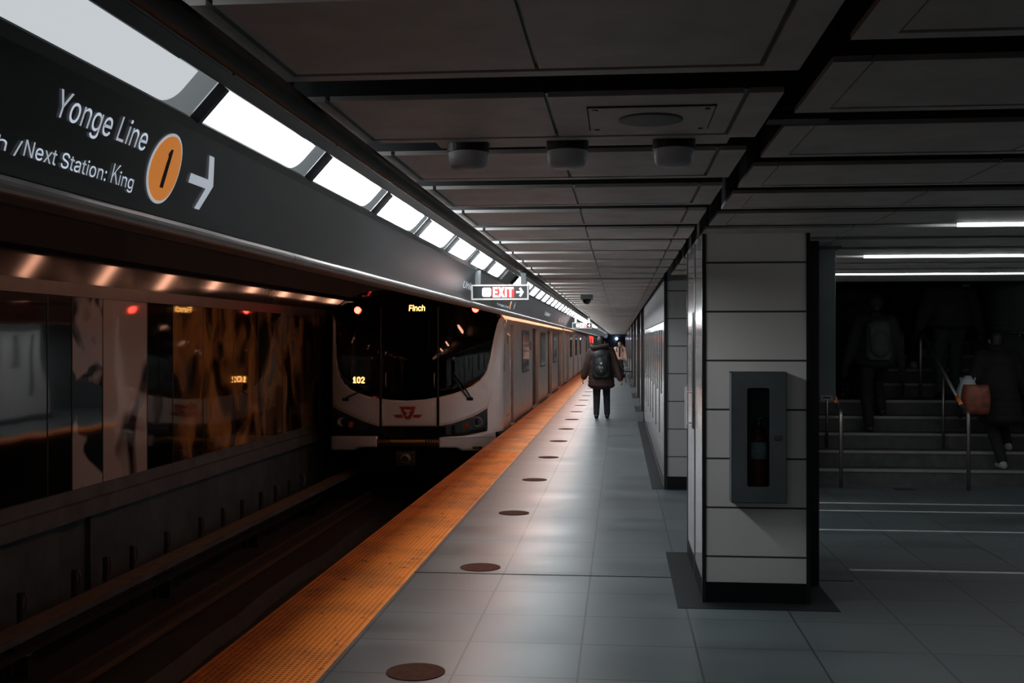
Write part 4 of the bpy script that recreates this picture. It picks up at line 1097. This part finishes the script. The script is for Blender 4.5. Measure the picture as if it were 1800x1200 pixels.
b = bmesh.new(); tube(b, [(ex - 0.012, ey, zt + 0.03), (ex - 0.05, ey - 0.005, zt + 0.01), (ex - 0.056, ey - 0.01, zt - 0.08), (ex - 0.054, ey - 0.01, zt - 0.25)], 0.008, 8); obj('hose', b, M['trim_black'], ext)
# grey box hanging from the ceiling right of the column, with a small plate
zc = 7.7
a, b_ = at(1437, 703, zc), at(1468.5, 430, zc)
gb = thing('hanging_post', 'grey metal post box hanging from the ceiling right of the tiled column', 'post', ((a.x + b_.x) / 2, a.y, CZ))
obj('casing', bx(a.x, b_.x, a.y, a.y + 0.14, a.z, CZ + 0.25), mat('post_grey', (0.20, 0.235, 0.245), 0.3), gb, bevel=0.004)
a2, b2 = at(1443, 703, zc), at(1463, 696, zc)
o = obj('label_plate', bx(a2.x, b2.x, a.y - 0.003, a.y + 0.002, a2.z + 0.002, b2.z + 0.004), M['label_white'], gb)
o = obj('plate_print', bx(a2.x + 0.012, b2.x - 0.012, a.y - 0.005, a.y - 0.003, a2.z + 0.012, b2.z - 0.004), M['steel_dark'], gb)
b = bmesh.new(); box(b, 1.28, 1.52, a.y - 0.03, a.y + 0.25, CZ - 0.02, CZ + 0.0); obj('ceiling_plate', b, M['grey_paint'], gb)
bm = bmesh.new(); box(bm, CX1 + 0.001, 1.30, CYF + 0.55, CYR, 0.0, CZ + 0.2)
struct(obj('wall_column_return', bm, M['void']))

# ------------------------------------------------------------------ ceiling fittings
for k, (px, w) in enumerate(((820, 'left'), (997, 'middle'), (1184, 'right'))):
    p = at(px, 250, 1287 / 346.0)
    t = thing('ceiling_detector', ['white drum ceiling fitting nearest the lamp row, lit on its left side', 'white drum ceiling fitting in the middle of the row of three', 'white drum ceiling fitting farthest from the lamps, under the speaker plate'][k], 'ceiling fitting', (p.x, 3.73, CZ), 'white drum fittings on the ceiling')
    c = (p.x, 3.73, CZ)
    b = bmesh.new(); lathe(b, c, [(0.066, 0.013), (0.071, 0.012), (0.071, -0.020), (0.066, -0.022)], 28); obj('base_ring', b, M['trim_black'], t)
    b = bmesh.new(); lathe(b, c, [(0.066, -0.018), (0.068, -0.022), (0.063, -0.062), (0.054, -0.074), (0.030, -0.080), (0.004, -0.081)], 28); obj('drum', b, M['detector'], t, smooth=True)
sp = thing('speaker_plate', 'square ceiling plate with round speaker grille above the detectors', 'speaker', (0.09, 3.3, CZ))
obj('plate', bx(-0.09, 0.265, 3.13, 3.46, CZ - 0.006, CZ + 0.002), M['tray'], sp)
bm = bmesh.new()
for x0, x1, y0, y1 in ((-0.094, 0.269, 3.126, 3.13), (-0.094, 0.269, 3.46, 3.464), (-0.094, -0.09, 3.126, 3.464), (0.265, 0.269, 3.126, 3.464)): box(bm, x0, x1, y0, y1, CZ - 0.004, CZ + 0.002)
obj('plate_gap', bm, M['groove'], sp)
b = bmesh.new(); lathe(b, (0.09, 3.29, CZ), [(0.094, -0.005), (0.094, -0.009), (0.088, -0.011), (0.01, -0.012)], 32); obj('grille', b, M['dark_paint'], sp)
for x in (-0.07, 0.245):
    for y in (3.15, 3.44):
        b = bmesh.new(); lathe(b, (x, y, CZ), [(0.008, -0.005), (0.007, -0.009)], 10); obj('screw', b, M['trim_black'], sp)
p = at(1031.5, 520, 15.7)
cd = thing('ceiling_camera', 'black dome security camera on a box under the far ceiling', 'camera', (p.x, p.y, CZ))
obj('mount', bx(p.x - 0.085, p.x + 0.085, p.y - 0.1, p.y + 0.1, CZ - 0.065, CZ + 0.01), M['grey_paint'], cd)
b = bmesh.new(); lathe(b, (p.x, p.y, CZ - 0.065), [(0.062, 0.0), (0.060, -0.02), (0.045, -0.05), (0.02, -0.066), (0.004, -0.068)], 20); obj('dome', b, M['train_black'], cd, smooth=True)
# linear lamps of the concourse, hung in the ceiling gaps
for px, py, h, lab in ((1687, 394, 9, 'upper short white strip lamp at the right border under the concourse ceiling'), (1523, 449.5, 6.5, 'middle white strip lamp under the concourse ceiling'), (1471, 481, 3.5, 'lowest thin white strip lamp just above the stair opening')):
    zc = 0.655 * F / (600 - py); p = at(px, py, zc)
    t = thing('strip_lamp', lab, 'lamp', (p.x + 1.5, p.y, CZ), 'strip lamps under the concourse ceiling')
    th = h * zc / F
    p.y = 2.49 + 0.781 * math.floor((p.y + 0.1 - 2.49) / 0.781) + 0.025
    obj('diffuser', bx(p.x, 7.4, p.y, p.y + 0.04, CZ - th * 0.5, CZ + th * 0.5), M['lamp_strip'], t)
    obj('housing', bx(p.x, 7.4, p.y + 0.002, p.y + 0.05, CZ + th * 0.5, CZ + 0.1), M['grey_paint'], t)
# blue light at the far end
b = bmesh.new(); p = on_y(1084, 595, YE - 0.1); sphere(b, p, (0.13, 0.06, 0.13)); tag(obj('signal_lamp', b, M['end_blue'], smooth=True), 'small blue-white light on the far end wall', 'lamp')

# ------------------------------------------------------------------ handrails on the stairs
def rail(x, y0, ym, y1, zm, label):
    t = thing('handrail', label, 'handrail', (x, y0, 0), 'steel handrails in the middle of the stairs')
    z_top = LANDZ + 0.84
    pts = [(x, y0, 0.0), (x, y0, 0.72)]
    for k in range(1, 6):
        a = PI / 2 * k / 5
        pts.append((x, y0 + 0.12 * (1 - math.cos(a)), 0.76 + 0.10 * math.sin(a)))
    pts.append((x, y0 + 0.24, 0.90))
    b = bmesh.new(); tube(b, pts, 0.021, 12); obj('newel', b, M['steel'], t, smooth=True)
    b = bmesh.new()
    pts = [(x, y0 + 0.24, 0.90), (x, y1 - 0.22, z_top - 0.10)]
    for k in range(1, 7):
        a = PI / 2 * k / 6
        pts.append((x, y1 - 0.22 + 0.22 * math.sin(a), z_top - 0.10 + 0.07 * math.sin(2 * a) - 0.06 * (1 - math.cos(a))))
    pts += [(x, y1, z_top - 0.30), (x, y1, LANDZ)]
    tube(b, pts, 0.021, 12); obj('top_rail', b, M['steel'], t, smooth=True)
    s = (z_top - 0.10 - 0.90) / (y1 - 0.22 - y0 - 0.24)
    b = bmesh.new(); tube(b, [(x, ym, zm), (x, ym, 0.90 + s * (ym - y0 - 0.24))], 0.016, 10); obj('post', b, M['steel'], t, smooth=True)
    b = bmesh.new(); tube(b, [(x, y0 + 0.25, 0.91), (x, y0 + 0.40, 0.91 + s * 0.15)], 0.0225, 12); obj('orange_band', b, M['orange_band'], t, smooth=True)
LANDZ = 0.885
rail(2.41, 12.45, 13.28, 14.23, 0.354, 'steel stair handrail nearest the tiled column, mostly behind the hanging grey post')
rail(3.72, 12.32, 13.25, 14.23, 0.354, 'steel stair handrail with orange band between the backpack man and the bag carrier')
t = thing('handrail', 'upper flight steel handrail rising from the landing beside the backpack man', 'handrail', (3.56, 14.45, LANDZ))
b = bmesh.new(); tube(b, [(3.56, 14.45, LANDZ), (3.56, 14.45, LANDZ + 0.78), (3.56, 14.6, LANDZ + 0.90), (3.56, 17.4, LANDZ + 0.90 + 2.8 * 0.59)], 0.018, 10); obj('top_rail', b, M['steel'], t, smooth=True)
t = thing('wall_handrail', 'steel handrail fixed to the right wall of the stairs', 'handrail', (4.62, 14.4, 1.72))
b = bmesh.new(); tube(b, [(4.62, 13.1, 1.70), (4.62, 14.42, 1.72), (4.62, 18.0, 1.72 + 3.58 * 0.62)], 0.021, 10); obj('top_rail', b, M['steel'], t, smooth=True)
b = bmesh.new()
for y, z in ((13.4, 1.70), (14.6, 1.83), (15.6, 2.45), (16.6, 3.07)): tube(b, [(4.62, y, z), (4.62, y, z - 0.06), (4.71, y, z - 0.08)], 0.010, 6)
obj('bracket', b, M['steel_dark'], t)

# ------------------------------------------------------------------ people
def ik(a, b, l1, l2, bend):
    d = b - a; L = min(d.length, l1 + l2 - 1e-3); u = d.normalized()
    k = (l1 * l1 - l2 * l2 + L * L) / (2 * L); h = math.sqrt(max(0.0, l1 * l1 - k * k))
    w = (bend - u * bend.dot(u)).normalized()
    return a + u * k + w * h
def figure(label, loc, rotz, H, feet=((-0.1, 0, 0), (0.1, 0, 0)), hands=((-0.33, 0.05, 0.80), (0.33, 0.05, 0.80)), lean=0.0, head_turn=0.0,
           coat=None, trousers=None, shoe=None, hair=None, hat=None, coat_len=0.78, flare=1.0, hood=False, voxel=0.016, sit=None, gloves=False, skirt=None, bulk=1.0):
    """a person facing local +Y; all measures are for a 1.75 m figure and then scaled"""
    S = H / 1.75
    V = Vector
    root = thing('person', label, 'person', loc)
    mtx = Matrix.Translation(V(loc)) @ Matrix.Rotation(rotz, 4, 'Z') @ Matrix.Scale(S, 4)
    hz = 0.93 if sit is None else sit
    ft = [V(f) / S for f in feet]
    lowest = 0.0
    pel = V((0, (ft[0].y + ft[1].y) / 2, 0.93 + max(0, min(ft[0].z, ft[1].z)))) if sit is None else V((0, 0, sit))
    if sit is None: pel.z -= 0.02 + 0.10 * abs(ft[0].y - ft[1].y) ** 1.2
    def up(h, s=0.0): return pel + V((s, math.sin(lean) * (h), math.cos(lean) * h))
    chest, neck, headc = up(0.36), up(0.55), up(0.69) + V((0, 0.015, 0))
    sh = [up(0.49, -0.185), up(0.49, 0.185)]; hip = [pel + V((-0.095, 0, -0.01)), pel + V((0.095, 0, -0.01))]
    ank = [f + V((0, 0, 0.085)) for f in ft]
    knee = [ik(hip[i], ank[i], 0.43, 0.42, V((0, 1, 0.1))) for i in (0, 1)]
    hd = [V(h) for h in hands]
    hd = [V((h.x, h.y + pel.y, h.z + pel.z - 0.91)) for h in hd]
    elb = [ik(sh[i], hd[i], 0.29, 0.27, V((-0.5 if i == 0 else 0.5, -1, -0.2))) for i in (0, 1)]
    def fin(bm, vox, sm=5):
        me = remeshed(bm, vox, sm); me.transform(mtx); return me
    # one continuous body: head with a face, neck, torso, limbs, hands with fingers, feet
    rt = Matrix.Rotation(head_turn, 3, 'Z')
    b = bmesh.new()
    sphere(b, headc + V((0, 0, 0.02)), (0.076, 0.094, 0.105), rt); sphere(b, headc + rt @ V((0, 0.030, -0.055)), (0.056, 0.062, 0.065), rt)
    sphere(b, headc + rt @ V((0, 0.100, -0.015)), (0.014, 0.022, 0.022), rt)
    sphere(b, headc + rt @ V((0, 0.083, -0.062)), (0.027, 0.014, 0.011), rt)
    for s in (-1, 1):
        sphere(b, headc + rt @ V((s * 0.078, -0.005, 0.0)), (0.012, 0.022, 0.032), rt); sphere(b, headc + rt @ V((s * 0.032, 0.078, 0.030)), (0.026, 0.016, 0.010), rt)
    capsule(b, neck - V((0, 0, 0.05)), headc - V((0, 0, 0.04)), 0.060, 0.052)
    sphere(b, up(0.42), (0.165, 0.105, 0.14)); sphere(b, up(0.25), (0.145, 0.10, 0.16)); sphere(b, up(0.03), (0.150, 0.110, 0.13))
    for i in (0, 1):
        capsule(b, up(0.48, (-1, 1)[i] * 0.12), sh[i], 0.06, 0.055)
        capsule(b, hip[i], knee[i], 0.080, 0.055); capsule(b, knee[i], ank[i], 0.055, 0.038)
        f = ft[i]; capsule(b, f + V((0, -0.04, 0.04)), f + V((0, 0.13, 0.03)), 0.034, 0.028)
        capsule(b, sh[i], elb[i], 0.050, 0.040); capsule(b, elb[i], hd[i], 0.038, 0.028)
        dr = (hd[i] - elb[i]).normalized(); sx = V((1, 0, 0)) if i == 0 else V((-1, 0, 0))
        side = (V((0, 1, 0)) - dr * dr.y).normalized()
        pm = hd[i] + dr * 0.05
        capsule(b, hd[i] + dr * 0.015 + side * 0.012, pm + side * 0.02, 0.024, 0.020); capsule(b, hd[i] + dr * 0.015 - side * 0.012, pm - side * 0.022, 0.024, 0.020)
        for q, ln_ in enumerate((0.066, 0.076, 0.070, 0.054)):
            o_ = pm + side * (0.030 - 0.020 * q) + dr * 0.015; m_ = o_ + dr * ln_ * 0.55 + sx * 0.012; capsule(b, o_, m_, 0.0105, 0.010, 8); capsule(b, m_, m_ + dr * ln_ * 0.4 + sx * 0.025, 0.010, 0.009, 8)
        capsule(b, hd[i] + dr * 0.02 + side * 0.02, hd[i] + dr * 0.05 + side * 0.05, 0.013, 0.011, 8); capsule(b, hd[i] + dr * 0.05 + side * 0.05, hd[i] + dr * 0.08 + side * 0.052 + sx * 0.012, 0.011, 0.009, 8)
    link_mesh('body', fin(b, 0.0095, 3), M['skin'], None, True).parent = root
    body = [o for o in COL.objects if o.name.startswith('body')][-1]
    kids = [body] if body.parent == root else []
    def part(name, me, m):
        o = link_mesh(name, me, m, None, True); o.parent = root; o.matrix_parent_inverse = Matrix.Translation(-V(loc)); return o
    for o in root.children: o.matrix_parent_inverse = Matrix.Translation(-V(loc))
    # trousers
    b = bmesh.new()
    sphere(b, up(0.02), (0.172, 0.132, 0.14))
    for i in (0, 1):
        capsule(b, hip[i], knee[i], 0.100, 0.078); capsule(b, knee[i], ank[i] + V((0, 0, 0.02)), 0.078, 0.064)
    part('trousers', fin(b, voxel, 4), trousers or M['black_cloth'])
    for i in (0, 1):
        b = bmesh.new(); f = ft[i]
        capsule(b, f + V((0, -0.055, 0.048)), f + V((0, 0.05, 0.045)), 0.045, 0.046); capsule(b, f + V((0, 0.05, 0.04)), f + V((0, 0.165, 0.034)), 0.045, 0.034); capsule(b, f + V((0, -0.04, 0.05)), ank[i] + V((0, 0, 0.02)), 0.045, 0.046)
        bmesh.ops.translate(b, verts=b.verts, vec=(0, 0, 0))
        for v in b.verts: v.co.z = max(v.co.z, f.z + 0.002)
        part('shoe', fin(b, 0.011, 3), shoe or M['shoe_black'])
    if gloves:
        for i in (0, 1):
            dr = (hd[i] - elb[i]).normalized(); b = bmesh.new(); capsule(b, hd[i] - dr * 0.01, hd[i] + dr * 0.12, 0.046, 0.044); capsule(b, hd[i] + dr * 0.02, hd[i] + dr * 0.08 + V((0, 0.05, 0)), 0.03, 0.02); capsule(b, hd[i] + dr * 0.10, hd[i] + dr * 0.16 + V((0.02 if i == 0 else -0.02, 0.0, 0)), 0.042, 0.03)
            part('glove', fin(b, 0.012, 3), M['black_cloth'])
    # coat with sleeves
    b = bmesh.new(); k = bulk
    sphere(b, up(0.42), (0.215 * k, 0.150 * k, 0.16)); sphere(b, up(0.22), (0.205 * k, 0.155 * k, 0.22))
    hem = 0.93 - coat_len + 0.0
    n_ = 6
    bot = 0.10 - (coat_len - 0.62)
    for q in range(n_):
        h = 0.15 + (bot - 0.15) * q / (n_ - 1)
        sphere(b, up(h), ((0.20 + 0.03 * flare * q / n_) * k, (0.155 + 0.03 * flare * q / n_) * k, 0.10))
    for i in (0, 1):
        capsule(b, up(0.48, (-1, 1)[i] * 0.10), sh[i], 0.085 * k, 0.082 * k); capsule(b, sh[i], elb[i], 0.082 * k, 0.070 * k); capsule(b, elb[i], hd[i] - (hd[i] - elb[i]).normalized() * 0.02, 0.070 * k, 0.054 * k)
    capsule(b, up(0.50), up(0.575), 0.085, 0.070)
    part('coat', fin(b, voxel, 5), coat or M['black_cloth'])
    if hood:
        b = bmesh.new(); sphere(b, up(0.56) + V((0, -0.075, 0.0)), (0.165, 0.095, 0.085)); part('hood', fin(b, voxel, 3), coat)
        b = bmesh.new(); pts = []
        for q in range(19):
            a = PI * 1.5 * q / 18 + PI * 0.75 + PI
            pts.append(up(0.575) + V((0.205 * math.cos(a + PI / 2), -0.05 + 0.15 * math.sin(a + PI / 2), 0.03 + 0.02 * math.sin(2 * a))))
        tube(b, pts, 0.046, 10); part('fur_trim', fin(b, voxel, 2), M['fur'])
    if skirt:
        b = bmesh.new(); rings = []
        for q, (h, r) in enumerate(((0.05, 0.17), (-0.15, 0.20), (-0.35, 0.235), (-0.55, 0.27), (-0.78, 0.33))): sphere(b, up(h), (r, r * 0.8, 0.14))
        part('skirt', fin(b, voxel, 4), skirt)
    if hair:
        b = bmesh.new(); sphere(b, headc + rt @ V((0, -0.018, 0.035)), (0.086, 0.098, 0.105), rt)
        if hair == 'long':
            sphere(b, headc + rt @ V((0, -0.055, -0.06)), (0.090, 0.060, 0.14), rt); capsule(b, headc + rt @ V((-0.075, 0.0, 0.0)), headc + rt @ V((-0.085, 0.02, -0.16)), 0.03, 0.03); capsule(b, headc + rt @ V((0.075, 0.0, 0.0)), headc + rt @ V((0.085, 0.02, -0.16)), 0.03, 0.03)
        else: sphere(b, headc + rt @ V((0, -0.045, -0.02)), (0.078, 0.064, 0.075), rt)
        part('hair', fin(b, 0.012, 3), M['hair'])
    if hat:
        b = bmesh.new(); sphere(b, headc + rt @ V((0, -0.008, 0.055)), (0.100, 0.115, 0.10), rt); sphere(b, headc + rt @ V((0, -0.03, 0.01)), (0.098, 0.090, 0.04), rt); sphere(b, headc + rt @ V((0, 0.10, 0.035)), (0.07, 0.07, 0.014), rt)
        part('cap', fin(b, 0.012, 3), hat)
    def world(p): return mtx @ V(p)
    return {'root': root, 'mtx': mtx, 'up': up, 'hd': hd, 'w': world, 'S': S, 'sh': sh}
def backpack(fig, m, label, w=0.16, h=0.25, d=0.10, hh=0.27, marks=True, strap=True):
    up = fig['up']; c = up(hh) + Vector((0, -0.155 - d * 0.6, 0))
    loc = fig['w'](c - Vector((0, 0, h)))
    t = thing('backpack', label, 'backpack', loc)
    def part(name, b, mm, vox=0.012, sm=4):
        me = remeshed(b, vox, sm); me.transform(fig['mtx']); o = link_mesh(name, me, mm, None, True); o.parent = t; o.matrix_parent_inverse = Matrix.Translation(-Vector(loc)); return o
    b = bmesh.new()
    for s in (-1, 1):
        capsule(b, c + Vector((s * (w - 0.07), 0, -h + 0.08)), c + Vector((s * (w - 0.075), 0.01, h - 0.10)), d * 0.80, d * 0.70)
    sphere(b, c + Vector((0, 0, h - 0.11)), (w * 0.9, d * 0.9, 0.11)); sphere(b, c + Vector((0, -0.02, -0.05)), (w * 0.85, d * 1.1, h * 0.8)); box(b, c.x - w * 0.7, c.x + w * 0.7, c.y - d * 0.8, c.y + d * 0.8, c.z - h + 0.02, c.z + h - 0.12)
    part('main_bag', b, m)
    b = bmesh.new(); sphere(b, c + Vector((0, -d * 0.85, -h * 0.38)), (w * 0.72, d * 0.55, h * 0.42)); part('front_pocket', b, m)
    b = bmesh.new(); tube(b, [c + Vector((-0.03, 0.02, h - 0.03)), c + Vector((-0.02, 0.0, h + 0.03)), c + Vector((0.02, 0.0, h + 0.03)), c + Vector((0.03, 0.02, h - 0.03))], 0.010, 8); part('handle', b, M['black_cloth'], 0.008, 2)
    for s in (-1, 1):
        b = bmesh.new(); tube(b, [c + Vector((s * 0.09, 0.06, h - 0.08)), up(0.575) + Vector((s * 0.11, 0.0, 0.02)), up(0.42) + Vector((s * 0.13, 0.165, 0)), up(0.2) + Vector((s * 0.17, 0.10, 0)), c + Vector((s * (w - 0.02), 0.05, -h + 0.10))], 0.020, 8); part('strap', b, M['black_cloth'], 0.012, 2)
    if marks:
        b = bmesh.new(); q = c + Vector((0.0, -d * 1.42, -0.0)); box(b, q.x - 0.022, q.x + 0.022, q.y, q.y + 0.04, q.z, q.z + 0.04); me = bpy.data.meshes.new('p'); b.to_mesh(me); b.free(); me.transform(fig['mtx'])
        o = link_mesh('patch', me, M['patch'], None); o.parent = t; o.matrix_parent_inverse = Matrix.Translation(-Vector(loc))
        b = bmesh.new()
        for dx, dz in ((-0.022, -0.07), (0.022, -0.07), (0.0, -0.14)): box(b, q.x + dx - 0.006, q.x + dx + 0.006, q.y - 0.015, q.y + 0.04, q.z + dz - 0.022, q.z + dz + 0.022)
        me = bpy.data.meshes.new('p'); b.to_mesh(me); b.free(); me.transform(fig['mtx']); o = link_mesh('buckle', me, M['patch'], None); o.parent = t; o.matrix_parent_inverse = Matrix.Translation(-Vector(loc))
    return t
# the walker on the platform
p = on_floor(1057, 735.5)
fg = figure('person in dark maroon hooded parka walking away along the platform', (p.x, p.y, 0), 0.0, 1.74, feet=((-0.10, -0.03, 0), (0.12, 0.10, 0)), hands=((-0.37, 0.02, 0.86), (0.40, -0.10, 0.83)),
            coat=M['parka'], trousers=M['navy'], shoe=M['shoe_black'], hair='short', coat_len=0.92, flare=1.2, hood=True, bulk=1.28, lean=0.02, head_turn=-0.4)
backpack(fg, M['backpack'], 'black backpack worn by the person in the maroon parka', w=0.18, h=0.30, d=0.11, hh=0.24)
# the woman coming nearer
p = on_floor(1089, 664)
fw = figure('person in pale pink puffer jacket walking towards the camera far down the platform', (p.x, p.y, 0), PI, 1.62, feet=((-0.08, 0.06, 0), (0.08, -0.06, 0)), hands=((-0.30, 0.06, 0.86), (0.30, 0.06, 0.86)),
            coat=M['pink'], trousers=M['black_cloth'], hair='long', coat_len=0.70, bulk=1.12, skirt=M['black_cloth'], voxel=0.02)
b = bmesh.new()
c0 = fw['up'](0.55)
tube(b, [fw['up'](0.56) + Vector((0, 0.13, 0)), fw['up'](0.40) + Vector((0, 0.175, 0)), fw['up'](0.1) + Vector((0, 0.19, 0))], [0.06, 0.035, 0.03], 8)
for s in (-1, 1): tube(b, [fw['up'](0.57) + Vector((s * 0.12, 0.06, 0)), fw['up'](0.46) + Vector((s * 0.14, 0.165, 0)), fw['up'](0.34) + Vector((s * 0.15, 0.165, 0))], 0.02, 8)
me = bpy.data.meshes.new('scarf'); b.to_mesh(me); b.free(); me.transform(fw['mtx'])
o = link_mesh('scarf', me, M['black_cloth'], None, True); o.parent = fw['root']; o.matrix_parent_inverse = Matrix.Translation(-fw['root'].location)
# bench, and the person sitting far away
def bench(x0, x1, y0, y1, label):
    t = thing('bench', label, 'bench', ((x0 + x1) / 2, y0, 0))
    obj('seat', bx(x0, x1, y0, y1, 0.41, 0.46), M['trim_black'], t, bevel=0.01)
    for y in (y0 + 0.15, y1 - 0.15):
        b = bmesh.new(); tube(b, [(x0 + 0.05, y, 0), (x0 + 0.05, y, 0.41)], 0.02, 8); obj('leg', b, M['steel'], t)
        b = bmesh.new(); tube(b, [(x1 - 0.05, y, 0), (x1 - 0.05, y, 0.41)], 0.02, 8); obj('leg', b, M['steel'], t)
bench(0.17, 0.44, 43.2, 45.0, 'small black bench with steel legs against the platform wall')
bench(0.02, 0.46, 80.0, 82.0, 'bench under the seated person far down the platform')
figure('dark seated person on a bench far down the platform', (0.22, 80.9, 0), PI / 2, 1.70, feet=((-0.1, 0.42, 0), (0.1, 0.42, 0)), hands=((-0.16, 0.34, 1.0), (0.16, 0.34, 1.0)), sit=0.58, coat=M['black_cloth'], trousers=M['black_cloth'], hair='short', voxel=0.025, coat_len=0.66)
# people on the stairs
def step_z(y):
    z = 0.0
    for a, zt in ys:
        if y >= a: z = zt
    return z
def on_step(px, zc): 
    q = at(px, 600, zc); return q
q = on_step(1547, 12.95)
zA = RISE * 3; yA = SY + RUN * 2 + 0.12
fc = figure('person with dark cap and grey backpack climbing the stairs in front of the landing', (q.x, yA, zA), 0.0, 1.66, feet=((-0.10, 0.0, 0), (0.11, 0.30, RISE)), hands=((-0.34, 0.08, 0.86), (0.34, 0.08, 0.86)),
            gloves=True, coat=M['char_cloth'], trousers=M['black_cloth'], hair='short', hat=M['char_cloth'], coat_len=0.72, bulk=1.12)
backpack(fc, M['backpack_grey'], 'charcoal backpack worn by the capped person on the stairs', w=0.17, h=0.27, d=0.09, hh=0.26, marks=False)
q = on_step(1489, 14.0); figure('dark coated person on the stair landing beside the hanging grey post', (q.x, LAND + 0.38, LANDZ), 0.0, 1.74, feet=((-0.1, -0.08, 0), (0.1, 0.12, 0)), gloves=True, coat=M['black_cloth'], hair='short', coat_len=0.85, bulk=1.1, voxel=0.02)
q = on_step(1508, 14.8); yq = LAND + 0.75 + 0.16; figure('long haired dark person just left of the capped backpack wearer, on the upper flight', (q.x, yq, RISE * 6), 0.0, 1.62, feet=((-0.1, 0, 0), (0.1, 0.30, RISE)), gloves=True, coat=M['black_cloth'], hair='long', coat_len=0.8, voxel=0.02)
q = on_step(1623, 14.7); yq = LAND + 0.75 + RUN + 0.14; figure('black coated person with pale shoes climbing the upper flight', (q.x - 0.05, yq, RISE * 7), 0.0, 1.76, feet=((-0.1, 0, 0), (0.1, 0.28, RISE)), gloves=True, coat=M['black_cloth'], shoe=M['shoe_white'], hair='short', coat_len=0.8, bulk=1.1, voxel=0.02)
q = on_step(1664, 13.9)
fj = figure('person in dark puffer jacket with pale shoulder mark and teal trousers on the landing', (q.x, LAND + 0.30, LANDZ), 0.0, 1.80, feet=((-0.12, -0.06, 0), (0.12, 0.10, 0)), hands=((-0.36, 0.05, 0.86), (0.36, 0.05, 0.86)), gloves=True, coat=M['char_cloth'], trousers=M['teal_cloth'], hair='short', coat_len=0.70, bulk=1.25, voxel=0.02)
b = bmesh.new(); c = fj['up'](0.46) + Vector((0.13, -0.20, 0)); box(b, c.x - 0.035, c.x + 0.035, c.y - 0.01, c.y + 0.03, c.z - 0.012, c.z + 0.012)
me = bpy.data.meshes.new('m'); b.to_mesh(me); b.free(); me.transform(fj['mtx']); o = link_mesh('shoulder_mark', me, M['patch'], None); o.parent = fj['root']; o.matrix_parent_inverse = Matrix.Translation(-fj['root'].location)
q = on_step(1757, 12.5)
fb = figure('person in long black coat carrying shopping bags up the lowest steps', (q.x, SY + 0.13, RISE), 0.0, 1.60, feet=((-0.02, 0.0, 0), (0.14, 0.32, RISE)), hands=((-0.40, 0.10, 0.80), (0.38, 0.08, 0.84)), lean=0.16,
            gloves=True, coat=M['black_cloth'], trousers=M['black_cloth'], shoe=M['shoe_white'], hair='short', coat_len=1.0, bulk=1.15, flare=1.4)
hdw = fb['w'](fb['hd'][0])
def soft_bag(name, label, x0, x1, y0, y1, z0, z1, m, top_in, handle_to):
    t = thing(name, label, 'bag', ((x0 + x1) / 2, (y0 + y1) / 2, z0))
    b = bmesh.new(); rings = []
    for k in range(7):
        f = k / 6; ins = top_in * f ** 1.5; bl = 0.02 * math.sin(PI * f)
        a0, a1, c0, c1 = x0 + ins - bl, x1 - ins + bl, y0 + ins * 0.5 - bl, y1 - ins * 0.5 + bl; z = z0 + (z1 - z0) * f
        r_ = []
        for s in range(16):
            an = 2 * PI * s / 16 + PI / 16; cx, sx = math.cos(an), math.sin(an)
            r_.append(b.verts.new(((a0 + a1) / 2 + (a1 - a0) / 2 * math.copysign(abs(cx) ** 0.5, cx), (c0 + c1) / 2 + (c1 - c0) / 2 * math.copysign(abs(sx) ** 0.5, sx), z)))
        rings.append(r_)
    for r0, r1 in zip(rings, rings[1:]):
        for s in range(16): b.faces.new((r0[s], r0[(s + 1) % 16], r1[(s + 1) % 16], r1[s]))
    b.faces.new(rings[0][::-1]); b.faces.new(rings[-1])
    obj('bag_body', b, m, t, smooth=True)
    xm = (x0 + x1) / 2
    for yy in (y0 + 0.03, y1 - 0.03):
        b = bmesh.new(); tube(b, [(xm - 0.07, yy, z1 - 0.02), (xm - 0.05, (yy + handle_to.y) / 2, (z1 + handle_to.z) / 2), handle_to, (xm + 0.05, (yy + handle_to.y) / 2, (z1 + handle_to.z) / 2), (xm + 0.07, yy, z1 - 0.02)], 0.008, 6); obj('handle', b, M['black_cloth'] if m is M['bag_red'] else m, t)
    return t
ba, bb = at(1694, 727, 12.25), at(1735, 676, 12.25)
soft_bag('shopping_bag', 'red patterned shopping bag hanging from the hand of the person on the lowest steps', ba.x, bb.x, ba.y - 0.09, ba.y + 0.09, ba.z, bb.z, M['bag_red'], 0.005, Vector(hdw) + Vector((0, -0.05, -0.05)))
ba, bb = at(1681, 708, 12.6), at(1719, 660, 12.6)
soft_bag('plastic_bag', 'crumpled white plastic bag behind the red patterned bag', ba.x, bb.x, ba.y - 0.08, ba.y + 0.06, ba.z, bb.z, M['bag_white'], 0.09, Vector(hdw) + Vector((0, 0.0, -0.06)))
